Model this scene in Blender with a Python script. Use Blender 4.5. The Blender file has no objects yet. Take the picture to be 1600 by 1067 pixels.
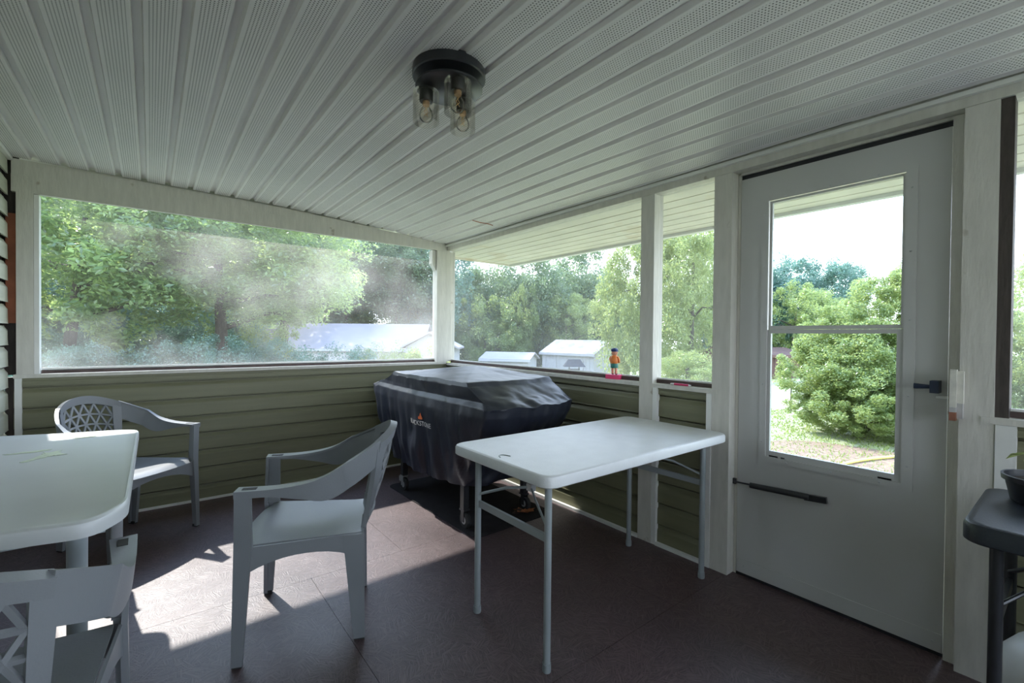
import bpy, bmesh, math, random
import numpy as np
from mathutils import Vector, Matrix, noise
from mathutils.bvhtree import BVHTree

random.seed(7)
SC = bpy.context.scene
COL = SC.collection
PI = math.pi

# ------------------------------------------------------------------ camera, sky, sun, exposure
cam = bpy.data.cameras.new('camera')
cam.sensor_width = 36.0
cam.lens = 16.078
cam.clip_start = 0.02
cam.clip_end = 400
camo = bpy.data.objects.new('camera', cam)
COL.objects.link(camo)
FW = Vector((0.61990236, 0.78459684, -0.0113515))
RT = Vector((0.78467882, -0.61982894, 0.00955162))
UP = Vector((-0.000458184, 0.01482836, 0.99988995))
camo.matrix_world = Matrix(((RT.x, UP.x, -FW.x, 0.0), (RT.y, UP.y, -FW.y, 0.0), (RT.z, UP.z, -FW.z, 1.2), (0, 0, 0, 1)))
SC.camera = camo

world = bpy.data.worlds.new('world')
SC.world = world
world.use_nodes = True
wn = world.node_tree.nodes
wl = world.node_tree.links
bg = wn['Background']
tc = wn.new('ShaderNodeTexCoord')
sep = wn.new('ShaderNodeSeparateXYZ')
wl.new(tc.outputs['Generated'], sep.inputs[0])
rmp = wn.new('ShaderNodeValToRGB')
rmp.color_ramp.elements[0].position = 0.0
rmp.color_ramp.elements[0].color = (0.86, 0.93, 1.0, 1)
rmp.color_ramp.elements[1].position = 0.9
rmp.color_ramp.elements[1].color = (0.43, 0.63, 1.0, 1)
wl.new(sep.outputs['Z'], rmp.inputs[0])
wl.new(rmp.outputs[0], bg.inputs['Color'])
bg.inputs['Strength'].default_value = 4.2

sl = bpy.data.lights.new('sun', 'SUN')
sl.energy = 5.6
sl.angle = math.radians(0.9)
sl.color = (1.0, 0.95, 0.88)
suno = bpy.data.objects.new('sun', sl)
COL.objects.link(suno)
SUN_DIR = Vector((0.15, -0.955, -1.0)).normalized()
suno.rotation_euler = SUN_DIR.to_track_quat('-Z', 'Y').to_euler()
suno.location = (-3, 20, 20)

vs = SC.view_settings
vs.view_transform = 'Standard'
vs.look = 'None'
vs.gamma = 1.0
vs.use_curve_mapping = False
vs.exposure = 0.72
SC.cycles.max_bounces = 12
SC.cycles.diffuse_bounces = 6
SC.cycles.transparent_max_bounces = 24
SC.cycles.sample_clamp_indirect = 6.0
SC.cycles.caustics_reflective = False
SC.cycles.caustics_refractive = False

# ------------------------------------------------------------------ materials
def nodes_of(m):
    m.use_nodes = True
    nt = m.node_tree
    return nt, nt.nodes, nt.links

def mat(name, col, rough=0.5, var=0.12, scale=8.0, bump=0.0, bscale=60.0, metal=0.0, spec=0.5, stretch=None, spots=None, coat=0.0):
    """principled with a noise-mixed base colour, optional bump and dark spots"""
    m = bpy.data.materials.new(name)
    nt, N, L = nodes_of(m)
    b = N['Principled BSDF']
    b.inputs['Roughness'].default_value = rough
    b.inputs['Metallic'].default_value = metal
    b.inputs['Specular IOR Level'].default_value = spec
    if coat:
        b.inputs['Coat Weight'].default_value = coat
        b.inputs['Coat Roughness'].default_value = 0.15
    t = N.new('ShaderNodeTexCoord')
    mp = N.new('ShaderNodeMapping')
    if stretch:
        mp.inputs['Scale'].default_value = stretch
    L.new(t.outputs['Object'], mp.inputs[0])
    n = N.new('ShaderNodeTexNoise')
    n.inputs['Scale'].default_value = scale
    n.inputs['Detail'].default_value = 4
    L.new(mp.outputs[0], n.inputs['Vector'])
    r = N.new('ShaderNodeValToRGB')
    r.color_ramp.elements[0].position = 0.3
    r.color_ramp.elements[1].position = 0.7
    r.color_ramp.elements[0].color = tuple(c * (1 - var) for c in col) + (1,)
    r.color_ramp.elements[1].color = tuple(min(1, c * (1 + var * 0.6)) for c in col) + (1,)
    L.new(n.outputs['Fac'], r.inputs[0])
    out = r.outputs[0]
    if spots:
        n2 = N.new('ShaderNodeTexNoise')
        n2.inputs['Scale'].default_value = spots[1]
        n2.inputs['Detail'].default_value = 3
        L.new(t.outputs['Object'], n2.inputs['Vector'])
        r2 = N.new('ShaderNodeValToRGB')
        r2.color_ramp.elements[0].position = spots[2]
        r2.color_ramp.elements[1].position = spots[2] + 0.04
        r2.color_ramp.elements[0].color = (0, 0, 0, 1)
        r2.color_ramp.elements[1].color = (1, 1, 1, 1)
        L.new(n2.outputs['Fac'], r2.inputs[0])
        mx = N.new('ShaderNodeMix')
        mx.data_type = 'RGBA'
        L.new(r2.outputs[0], mx.inputs['Factor'])
        L.new(out, mx.inputs['A'])
        mx.inputs['B'].default_value = tuple(spots[0]) + (1,)
        out = mx.outputs['Result']
    L.new(out, b.inputs['Base Color'])
    if bump:
        bn = N.new('ShaderNodeTexNoise')
        bn.inputs['Scale'].default_value = bscale
        bn.inputs['Detail'].default_value = 3
        L.new(mp.outputs[0], bn.inputs['Vector'])
        bp = N.new('ShaderNodeBump')
        bp.inputs['Strength'].default_value = bump
        bp.inputs['Distance'].default_value = 0.01
        L.new(bn.outputs['Fac'], bp.inputs['Height'])
        L.new(bp.outputs[0], b.inputs['Normal'])
    return m

def thin_glass(name, tint=(0.95, 0.97, 0.96), refl=0.5):
    m = bpy.data.materials.new(name)
    nt, N, L = nodes_of(m)
    N.remove(N['Principled BSDF'])
    tr = N.new('ShaderNodeBsdfTransparent')
    tr.inputs[0].default_value = tuple(tint) + (1,)
    gl = N.new('ShaderNodeBsdfGlossy')
    gl.inputs['Roughness'].default_value = 0.02
    lw = N.new('ShaderNodeLayerWeight')
    lw.inputs['Blend'].default_value = 0.2
    mt = N.new('ShaderNodeMath')
    mt.operation = 'MULTIPLY'
    mt.inputs[1].default_value = refl
    L.new(lw.outputs['Fresnel'], mt.inputs[0])
    mx = N.new('ShaderNodeMixShader')
    L.new(mt.outputs[0], mx.inputs[0])
    L.new(tr.outputs[0], mx.inputs[1])
    L.new(gl.outputs[0], mx.inputs[2])
    L.new(mx.outputs[0], N['Material Output'].inputs[0])
    return m

def screen_mat(name, lo, hi, scale, dust=(0.62, 0.56, 0.54), thru=(0.80, 0.82, 0.83)):
    """fine insect screen: partly see-through, with patches of dust that glow when the sun is on them"""
    m = bpy.data.materials.new(name)
    nt, N, L = nodes_of(m)
    N.remove(N['Principled BSDF'])
    t = N.new('ShaderNodeTexCoord')
    n = N.new('ShaderNodeTexNoise')
    n.inputs['Scale'].default_value = scale
    n.inputs['Detail'].default_value = 3.5
    n.inputs['Roughness'].default_value = 0.5
    L.new(t.outputs['Object'], n.inputs['Vector'])
    mr = N.new('ShaderNodeMapRange')
    mr.inputs['From Min'].default_value = 0.40
    mr.inputs['From Max'].default_value = 0.68
    mr.inputs['To Min'].default_value = lo
    mr.inputs['To Max'].default_value = hi
    L.new(n.outputs['Fac'], mr.inputs['Value'])
    tr = N.new('ShaderNodeBsdfTransparent')
    tr.inputs[0].default_value = tuple(thru) + (1,)
    tl = N.new('ShaderNodeBsdfTranslucent')
    tl.inputs[0].default_value = tuple(dust) + (1,)
    df = N.new('ShaderNodeBsdfDiffuse')
    df.inputs[0].default_value = tuple(c * 0.5 for c in dust) + (1,)
    m1 = N.new('ShaderNodeMixShader')
    m1.inputs[0].default_value = 0.35
    L.new(tl.outputs[0], m1.inputs[1])
    L.new(df.outputs[0], m1.inputs[2])
    m2 = N.new('ShaderNodeMixShader')
    L.new(mr.outputs[0], m2.inputs[0])
    L.new(tr.outputs[0], m2.inputs[1])
    L.new(m1.outputs[0], m2.inputs[2])
    L.new(m2.outputs[0], N['Material Output'].inputs[0])
    return m

def leaf_mat(name, dark, light, trans, tfac=0.5, gloss=0.5):
    m = bpy.data.materials.new(name)
    nt, N, L = nodes_of(m)
    b = N['Principled BSDF']
    b.inputs['Roughness'].default_value = 0.28
    b.inputs['Specular IOR Level'].default_value = gloss
    g = N.new('ShaderNodeNewGeometry')
    r = N.new('ShaderNodeValToRGB')
    r.color_ramp.elements[0].color = tuple(dark) + (1,)
    r.color_ramp.elements[1].color = tuple(light) + (1,)
    L.new(g.outputs['Random Per Island'], r.inputs[0])
    L.new(r.outputs[0], b.inputs['Base Color'])
    tl = N.new('ShaderNodeBsdfTranslucent')
    tl.inputs[0].default_value = tuple(trans) + (1,)
    mx = N.new('ShaderNodeMixShader')
    mx.inputs[0].default_value = tfac
    L.new(b.outputs[0], mx.inputs[1])
    L.new(tl.outputs[0], mx.inputs[2])
    L.new(mx.outputs[0], N['Material Output'].inputs[0])
    return m

def soffit_mat(name, x0, pitch, col, lo, hi):
    """painted vinyl with a staggered field of small punched holes along the middle of every band (world X)"""
    m = mat(name, col, rough=0.42, var=0.05, scale=3.0, bump=0.06, bscale=5.0)
    nt, N, L = nodes_of(m)
    b = N['Principled BSDF']
    src = b.inputs['Base Color'].links[0].from_socket
    t = N.new('ShaderNodeTexCoord')
    s = N.new('ShaderNodeSeparateXYZ')
    L.new(t.outputs['Object'], s.inputs[0])
    def M(op, a, bb=None, c=None):
        n = N.new('ShaderNodeMath')
        n.operation = op
        for i, v in enumerate((a, bb, c)):
            if v is None:
                continue
            if isinstance(v, (int, float)):
                n.inputs[i].default_value = v
            else:
                L.new(v, n.inputs[i])
        return n.outputs[0]
    xr = M('SUBTRACT', s.outputs['X'], x0)
    fx = M('MULTIPLY', M('FRACT', M('DIVIDE', xr, pitch)), pitch)
    band = M('MULTIPLY', M('GREATER_THAN', fx, lo), M('LESS_THAN', fx, hi))
    p = 0.0098
    u = M('DIVIDE', xr, p)
    v = M('DIVIDE', s.outputs['Y'], p)
    odd = M('MULTIPLY', M('FLOOR', M('MODULO', M('ADD', u, 1000.0), 2.0)), 0.5)
    du = M('SUBTRACT', M('FRACT', u), 0.5)
    dv = M('SUBTRACT', M('FRACT', M('ADD', v, odd)), 0.5)
    d2 = M('ADD', M('MULTIPLY', du, du), M('MULTIPLY', dv, dv))
    hole = M('MULTIPLY', M('LESS_THAN', d2, 0.24 ** 2), band)
    mx = N.new('ShaderNodeMix')
    mx.data_type = 'RGBA'
    L.new(hole, mx.inputs['Factor'])
    L.new(src, mx.inputs['A'])
    mx.inputs['B'].default_value = (0.10, 0.10, 0.10, 1)
    L.new(mx.outputs['Result'], b.inputs['Base Color'])
    return m

def floor_mat():
    """dark maroon porch paint on strand board: short strands in every direction, each cell with its own angle"""
    m = bpy.data.materials.new('painted_strand_board')
    nt, N, L = nodes_of(m)
    b = N['Principled BSDF']
    t = N.new('ShaderNodeTexCoord')
    acc = None
    for i, (sc, st) in enumerate(((15.0, 0.0), (23.0, 3.3))):
        vo = N.new('ShaderNodeTexVoronoi')
        vo.inputs['Scale'].default_value = sc
        mp0 = N.new('ShaderNodeMapping')
        mp0.inputs['Location'].default_value = (st, st * 1.7, 0)
        L.new(t.outputs['Object'], mp0.inputs[0])
        L.new(mp0.outputs[0], vo.inputs['Vector'])
        sp = N.new('ShaderNodeSeparateColor')
        L.new(vo.outputs['Color'], sp.inputs[0])
        an = N.new('ShaderNodeMath')
        an.operation = 'MULTIPLY'
        an.inputs[1].default_value = 6.28
        L.new(sp.outputs[0], an.inputs[0])
        vr = N.new('ShaderNodeVectorRotate')
        vr.rotation_type = 'Z_AXIS'
        L.new(t.outputs['Object'], vr.inputs['Vector'])
        L.new(an.outputs[0], vr.inputs['Angle'])
        mp = N.new('ShaderNodeMapping')
        mp.inputs['Scale'].default_value = (12, 170, 1)
        L.new(vr.outputs[0], mp.inputs[0])
        n = N.new('ShaderNodeTexNoise')
        n.inputs['Scale'].default_value = 1.0
        n.inputs['Detail'].default_value = 2
        L.new(mp.outputs[0], n.inputs['Vector'])
        if acc is None:
            acc = n.outputs['Fac']
        else:
            ad = N.new('ShaderNodeMath')
            ad.operation = 'MAXIMUM'
            L.new(acc, ad.inputs[0])
            L.new(n.outputs['Fac'], ad.inputs[1])
            acc = ad.outputs[0]
    big = N.new('ShaderNodeTexNoise')
    big.inputs['Scale'].default_value = 1.6
    big.inputs['Detail'].default_value = 4
    L.new(t.outputs['Object'], big.inputs['Vector'])
    r = N.new('ShaderNodeValToRGB')
    e = r.color_ramp.elements
    e[0].position = 0.42
    e[0].color = (0.040, 0.019, 0.019, 1)
    e[1].position = 0.80
    e[1].color = (0.155, 0.100, 0.105, 1)
    L.new(acc, r.inputs[0])
    r2 = N.new('ShaderNodeValToRGB')
    r2.color_ramp.elements[0].position = 0.3
    r2.color_ramp.elements[0].color = (0.75, 0.75, 0.75, 1)
    r2.color_ramp.elements[1].position = 0.75
    r2.color_ramp.elements[1].color = (1.2, 1.2, 1.2, 1)
    L.new(big.outputs['Fac'], r2.inputs[0])
    mx = N.new('ShaderNodeMix')
    mx.data_type = 'RGBA'
    mx.blend_type = 'MULTIPLY'
    mx.inputs['Factor'].default_value = 1.0
    L.new(r.outputs[0], mx.inputs['A'])
    L.new(r2.outputs[0], mx.inputs['B'])
    L.new(mx.outputs['Result'], b.inputs['Base Color'])
    rr = N.new('ShaderNodeMapRange')
    rr.inputs['To Min'].default_value = 0.42
    rr.inputs['To Max'].default_value = 0.58
    L.new(big.outputs['Fac'], rr.inputs['Value'])
    L.new(rr.outputs[0], b.inputs['Roughness'])
    b.inputs['Specular IOR Level'].default_value = 0.75
    b.inputs['Coat Weight'].default_value = 0.25
    b.inputs['Coat Roughness'].default_value = 0.50
    b.inputs['Coat IOR'].default_value = 1.6
    bp = N.new('ShaderNodeBump')
    bp.inputs['Strength'].default_value = 0.6
    bp.inputs['Distance'].default_value = 0.003
    L.new(acc, bp.inputs['Height'])
    L.new(bp.outputs[0], b.inputs['Normal'])
    return m

M = {}
M['floor'] = floor_mat()
M['soffit'] = soffit_mat('perforated_soffit', -0.656, 0.127, (0.79, 0.77, 0.765), 0.012, 0.086)
M['eave'] = mat('plain_soffit', (0.80, 0.76, 0.66), 0.5, 0.10, 4.0, spots=((0.72, 0.64, 0.50), 2.2, 0.60))
M['trim'] = mat('white_painted_wood', (0.64, 0.62, 0.565), 0.55, 0.08, 6.0, bump=0.25, bscale=14.0, stretch=(6, 6, 1.2), spots=((0.42, 0.38, 0.32), 9.0, 0.715))
M['vinyl_white'] = mat('white_vinyl', (0.80, 0.80, 0.77), 0.4, 0.05, 8.0)
M['siding'] = mat('olive_vinyl_siding', (0.190, 0.188, 0.112), 0.45, 0.10, 5.0, bump=0.12, bscale=40.0, stretch=(0.35, 0.35, 6))
M['siding_house'] = mat('grey_green_siding', (0.50, 0.51, 0.42), 0.45, 0.08, 5.0, bump=0.1, bscale=40.0, stretch=(0.35, 0.35, 6))
M['door'] = mat('white_door_skin', (0.56, 0.56, 0.545), 0.38, 0.04, 3.0, spots=((0.50, 0.46, 0.40), 7.0, 0.73))
M['dark_wood'] = mat('weathered_dark_wood', (0.065, 0.052, 0.045), 0.7, 0.3, 10.0, bump=0.3, bscale=20, stretch=(5, 5, 1))
M['dark_gap'] = mat('near_black', (0.02, 0.02, 0.025), 0.6, 0.1)
M['spline'] = mat('dark_brown_spline', (0.09, 0.06, 0.055), 0.7, 0.3, 20.0)
M['orange'] = mat('orange_board', (0.36, 0.12, 0.06), 0.7, 0.25, 12.0)
M['screen_back'] = screen_mat('dusty_screen_back', 0.02, 0.40, 0.9, dust=(0.82, 0.77, 0.76), thru=(0.86, 0.88, 0.89))
M['screen_side'] = screen_mat('dusty_screen_side', 0.10, 0.22, 0.9, dust=(0.6, 0.6, 0.6))
M['glass'] = thin_glass('pane_glass', (0.90, 0.93, 0.93), 0.35)
M['shade_glass'] = thin_glass('clear_shade_glass', (0.985, 0.978, 0.955), 0.45)
M['bulb_glass'] = thin_glass('bulb_glass', (0.97, 0.95, 0.92), 0.9)
M['black_metal'] = mat('black_metal', (0.026, 0.027, 0.031), 0.30, 0.2, 12.0)
M['brass'] = mat('brass', (0.62, 0.42, 0.26), 0.35, 0.1, metal=0.9)
M['filament'] = mat('filament', (0.75, 0.50, 0.22), 0.4, 0.1)
M['chair'] = mat('grey_resin', (0.215, 0.228, 0.245), 0.40, 0.06, 5.0, bump=0.05, bscale=180)
M['rubber'] = mat('black_rubber', (0.02, 0.02, 0.02), 0.7, 0.2)
M['table_grey'] = mat('pale_grey_resin', (0.60, 0.62, 0.63), 0.33, 0.05, 4.0)
M['table_leg'] = mat('grey_blue_resin', (0.42, 0.47, 0.50), 0.4, 0.06, 4.0)
M['table_white'] = mat('white_moulded_plastic', (0.72, 0.735, 0.75), 0.40, 0.04, 14.0, bump=0.10, bscale=220)
M['grey_tube'] = mat('grey_steel_tube', (0.30, 0.335, 0.345), 0.4, 0.08, 10.0)
M['table_black'] = mat('dark_moulded_plastic', (0.020, 0.025, 0.034), 0.36, 0.15, 14.0, bump=0.1, bscale=220)
M['cover'] = mat('navy_black_cover_cloth', (0.020, 0.024, 0.038), 0.42, 0.25, 6.0, bump=0.45, bscale=9, spec=0.55)
M['print_white'] = mat('white_print', (0.80, 0.78, 0.76), 0.6, 0.05)
M['print_orange'] = mat('orange_print', (0.80, 0.18, 0.05), 0.6, 0.1)
M['steel'] = mat('dull_steel', (0.55, 0.56, 0.57), 0.35, 0.15, 20.0, metal=0.8)
M['mat'] = mat('dark_floor_mat', (0.030, 0.027, 0.028), 0.9, 0.2, 12.0, spec=0.15)
M['latch'] = mat('dark_blue_latch', (0.022, 0.032, 0.065), 0.4, 0.15)
M['block'] = mat('white_block_wood', (0.74, 0.72, 0.64), 0.6, 0.15, 20.0)
M['block_grey'] = mat('grey_block_wood', (0.52, 0.51, 0.50), 0.6, 0.15, 20.0)
M['block_red'] = mat('red_brown_block_wood', (0.34, 0.14, 0.09), 0.6, 0.3, 20.0)
M['skin'] = mat('toy_skin', (0.78, 0.36, 0.24), 0.5, 0.05)
M['toy_orange'] = mat('toy_orange', (0.85, 0.25, 0.06), 0.45, 0.08)
M['toy_green'] = mat('toy_green', (0.03, 0.20, 0.17), 0.45, 0.1)
M['toy_blue'] = mat('toy_blue', (0.03, 0.06, 0.22), 0.45, 0.1)
M['toy_pink'] = mat('toy_pink', (0.90, 0.08, 0.22), 0.4, 0.06)
M['toy_dark'] = mat('toy_dark', (0.04, 0.03, 0.03), 0.5, 0.1)
M['pen_pink'] = mat('pen_pink', (0.70, 0.04, 0.16), 0.35, 0.05)
M['pen_clear'] = mat('pen_clear', (0.75, 0.72, 0.76), 0.3, 0.05)
M['tank'] = mat('white_tank_paint', (0.70, 0.71, 0.74), 0.38, 0.08, 8.0, spots=((0.34, 0.19, 0.14), 13.0, 0.66))
M['tank_label'] = mat('grey_tank_label', (0.42, 0.44, 0.52), 0.5, 0.2, 60.0)
M['pot'] = mat('black_plastic_pot', (0.018, 0.020, 0.028), 0.42, 0.2)
M['soil'] = mat('potting_soil', (0.05, 0.032, 0.02), 0.9, 0.4, 60, bump=0.6, bscale=90)
M['scrap'] = mat('white_clip', (0.85, 0.85, 0.84), 0.5, 0.04)
M['dry_leaf'] = mat('dry_leaf', (0.36, 0.13, 0.05), 0.7, 0.35, 30.0)
M['dry_leaf_dark'] = mat('dark_dry_leaf', (0.05, 0.03, 0.022), 0.7, 0.35, 30.0)
M['bark'] = mat('bark', (0.085, 0.072, 0.06), 0.9, 0.35, 14.0, bump=0.6, bscale=20, stretch=(3, 3, 0.6))
M['grass'] = mat('lawn', (0.33, 0.34, 0.205), 0.85, 0.25, 1.6, bump=0.5, bscale=30.0, spots=((0.34, 0.27, 0.17), 1.1, 0.60))
M['blade'] = leaf_mat('grass_blade', (0.16, 0.22, 0.06), (0.38, 0.42, 0.18), (0.40, 0.48, 0.12), 0.35, 0.3)
M['gravel'] = mat('pale_gravel', (0.52, 0.49, 0.45), 0.9, 0.2, 20.0, bump=0.4, bscale=40)
M['mulch'] = mat('brown_mulch', (0.26, 0.17, 0.12), 0.9, 0.4, 14.0, bump=0.6, bscale=30)
M['shed_wall'] = mat('white_shed_siding', (0.38, 0.38, 0.40), 0.6, 0.06, 4.0)
M['shed_roof'] = mat('grey_shingle_roof', (0.26, 0.245, 0.25), 0.8, 0.18, 3.0, spots=((0.19, 0.18, 0.18), 1.2, 0.58))
M['white_roof'] = mat('white_metal_roof', (0.27, 0.25, 0.265), 0.6, 0.06, 2.0)
M['feeder_roof'] = mat('slate_roof', (0.05, 0.05, 0.06), 0.9, 0.2, 10.0, spec=0.1)
M['barn'] = mat('red_brown_barn', (0.13, 0.07, 0.06), 0.8, 0.25, 4.0)
M['hose'] = mat('yellow_hose', (0.75, 0.68, 0.16), 0.5, 0.08)
M['leaf_near'] = leaf_mat('leaf_near', (0.030, 0.085, 0.060), (0.17, 0.24, 0.13), (0.52, 0.66, 0.22), 0.50, 1.0)
M['leaf_mid'] = leaf_mat('leaf_mid', (0.055, 0.10, 0.055), (0.17, 0.22, 0.10), (0.46, 0.56, 0.18), 0.48, 0.7)
M['leaf_far'] = leaf_mat('leaf_far', (0.060, 0.105, 0.080), (0.16, 0.21, 0.14), (0.34, 0.45, 0.22), 0.44, 0.6)
M['leaf_light'] = leaf_mat('leaf_light', (0.09, 0.145, 0.06), (0.25, 0.31, 0.14), (0.56, 0.64, 0.22), 0.46, 0.7)
M['leaf_teal'] = leaf_mat('leaf_teal', (0.060, 0.135, 0.120), (0.16, 0.25, 0.21), (0.26, 0.42, 0.30), 0.40, 0.7)

# ------------------------------------------------------------------ mesh helpers
class MB:
    def __init__(s):
        s.b = bmesh.new()

    def box(s, x0, x1, y0, y1, z0, z1):
        v = [s.b.verts.new(p) for p in ((x0, y0, z0), (x1, y0, z0), (x1, y1, z0), (x0, y1, z0), (x0, y0, z1), (x1, y0, z1), (x1, y1, z1), (x0, y1, z1))]
        for f in ((3, 2, 1, 0), (4, 5, 6, 7), (0, 1, 5, 4), (1, 2, 6, 5), (2, 3, 7, 6), (3, 0, 4, 7)):
            s.b.faces.new([v[i] for i in f])
        return s

    def hexa(s, bottom, top):
        v = [s.b.verts.new(p) for p in list(bottom) + list(top)]
        for f in ((3, 2, 1, 0), (4, 5, 6, 7), (0, 1, 5, 4), (1, 2, 6, 5), (2, 3, 7, 6), (3, 0, 4, 7)):
            s.b.faces.new([v[i] for i in f])
        return s

    def loft(s, rings, closed=True, caps=True):
        R = [[s.b.verts.new(p) for p in r] for r in rings]
        n = len(R[0])
        for a, b in zip(R, R[1:]):
            for i in range(n if closed else n - 1):
                j = (i + 1) % n
                s.b.faces.new((a[i], a[j], b[j], b[i]))
        if caps and closed:
            s.b.faces.new(list(reversed(R[0])))
            s.b.faces.new(R[-1])
        return s

    def tube(s, pts, r, seg=8, caps=True):
        pts = [Vector(p) for p in pts]
        rs = r if isinstance(r, (list, tuple)) else [r] * len(pts)
        rings = []
        prev = None
        for i, p in enumerate(pts):
            d = (pts[min(i + 1, len(pts) - 1)] - pts[max(i - 1, 0)]).normalized()
            ref = prev if prev is not None else (Vector((0, 0, 1)) if abs(d.z) < 0.9 else Vector((1, 0, 0)))
            a = (ref - d * ref.dot(d)).normalized()
            prev = a
            c = d.cross(a)
            rings.append([p + (a * math.cos(k * 2 * PI / seg) + c * math.sin(k * 2 * PI / seg)) * rs[i] for k in range(seg)])
        return s.loft(rings, caps=caps)

    def lathe(s, prof, c=(0, 0, 0), seg=24, caps=True):
        rings = [[(c[0] + r * math.cos(k * 2 * PI / seg), c[1] + r * math.sin(k * 2 * PI / seg), c[2] + z) for k in range(seg)] for r, z in prof]
        return s.loft(rings, caps=caps)

    def prism(s, poly, z0, z1):
        return s.loft([[(x, y, z0) for x, y in poly], [(x, y, z1) for x, y in poly]])

    def beam(s, p, q, w, h, up=(0, 0, 1)):
        """bar of section w x h from p to q"""
        p, q = Vector(p), Vector(q)
        d = (q - p).normalized()
        u = Vector(up)
        u = (u - d * u.dot(d)).normalized()
        a = d.cross(u)
        rings = []
        for c in (p, q):
            rings.append([c - a * w / 2 - u * h / 2, c + a * w / 2 - u * h / 2, c + a * w / 2 + u * h / 2, c - a * w / 2 + u * h / 2])
        return s.loft(rings)

    def sphere(s, c, r, sz=(1, 1, 1), u=14, v=8):
        prof = [(max(1e-4, r * math.sin(PI * i / v)), -r * math.cos(PI * i / v)) for i in range(v + 1)]
        rings = [[(c[0] + rr * math.cos(k * 2 * PI / u) * sz[0], c[1] + rr * math.sin(k * 2 * PI / u) * sz[1], c[2] + z * sz[2]) for k in range(u)] for rr, z in prof]
        return s.loft(rings)

    def build(s, name, m, parent=None, bevel=0.0, smooth=None, seg=1):
        if bevel:
            es = [e for e in s.b.edges if len(e.link_faces) == 2 and e.calc_face_angle(0) > 0.6]
            bmesh.ops.bevel(s.b, geom=es, offset=bevel, segments=seg, affect='EDGES', clamp_overlap=True)
        bmesh.ops.recalc_face_normals(s.b, faces=s.b.faces)
        me = bpy.data.meshes.new(name)
        s.b.to_mesh(me)
        s.b.free()
        me.materials.append(m)
        if smooth is not None:
            me.polygons.foreach_set('use_smooth', [True] * len(me.polygons))
            me.set_sharp_from_angle(angle=math.radians(smooth))
        return link(name, me, parent)

def link(name, me, parent=None):
    o = bpy.data.objects.new(name, me)
    COL.objects.link(o)
    if parent is not None:
        o.parent = parent
    return o

def tag(o, label=None, cat=None, group=None, kind=None):
    if label:
        o['label'] = label
    if cat:
        o['category'] = cat
    if group:
        o['group'] = group
    if kind:
        o['kind'] = kind
    return o

def empty(name, loc=(0, 0, 0), rz=0.0):
    o = bpy.data.objects.new(name, None)
    o.empty_display_size = 0.1
    COL.objects.link(o)
    o.location = loc
    o.rotation_euler = (0, 0, rz)
    return o

def copy_tree(o, parent=None):
    c = o.copy()
    COL.objects.link(c)
    c.parent = parent
    for ch in list(o.children):
        copy_tree(ch, c)
    return c

def round_poly(pts, r, n=5):
    out = []
    N_ = len(pts)
    for i in range(N_):
        p = Vector(pts[i])
        a = Vector(pts[i - 1]) - p
        b = Vector(pts[(i + 1) % N_]) - p
        rr = min(r, a.length * 0.48, b.length * 0.48)
        p0, p1 = p + a.normalized() * rr, p + b.normalized() * rr
        for k in range(n + 1):
            t = k / n
            q = p0 * (1 - t) ** 2 + p * 2 * t * (1 - t) + p1 * t * t
            out.append((q.x, q.y))
    return out

# ------------------------------------------------------------------ room numbers (metres, camera at x=y=0)
XR = 2.289          # inner face of the right wall
YB = 3.936          # inner face of the back wall
XL = -0.656         # face of the house wall
YF = -2.6           # front end of the porch, unseen, left open to let daylight in
SILL = 0.93
def zc(x):          # height of the ceiling, falling to the right
    if x < 0.6:
        return 2.223 - 0.018 * (x + 0.656)
    t = (x - 0.6) / 1.69
    return 2.2004 - 0.018 * (x - 0.6) - 0.083 * t ** 1.6
def ground_z(x, y):
    y = min(y, 42.0)
    return -0.5 - 0.107 * max(0.0, y - 5.5) * min(1, max(0, y - 5.5) / 4)

# ------------------------------------------------------------------ floor
fl = MB().box(XL - 0.1, XR + 0.1, YF, YB + 0.1, -0.18, -0.021).build('floor', M['dark_wood'])
tag(fl, kind='structure')
ys = [-2.6, -1.30, 1.14, 2.36, YB + 0.09]
xs = [[-0.75, 0.62, 1.84, XR + 0.09], [-0.75, 1.10, XR + 0.09]]
for j in range(len(ys) - 1):
    row = xs[j % 2]
    for i in range(len(row) - 1):
        MB().box(row[i] + 0.0008, row[i + 1] - 0.0008, ys[j] + 0.0008, ys[j + 1] - 0.0008, -0.02, 0.0).build('floor_sheet', M['floor'], fl, bevel=0.0008)

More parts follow.
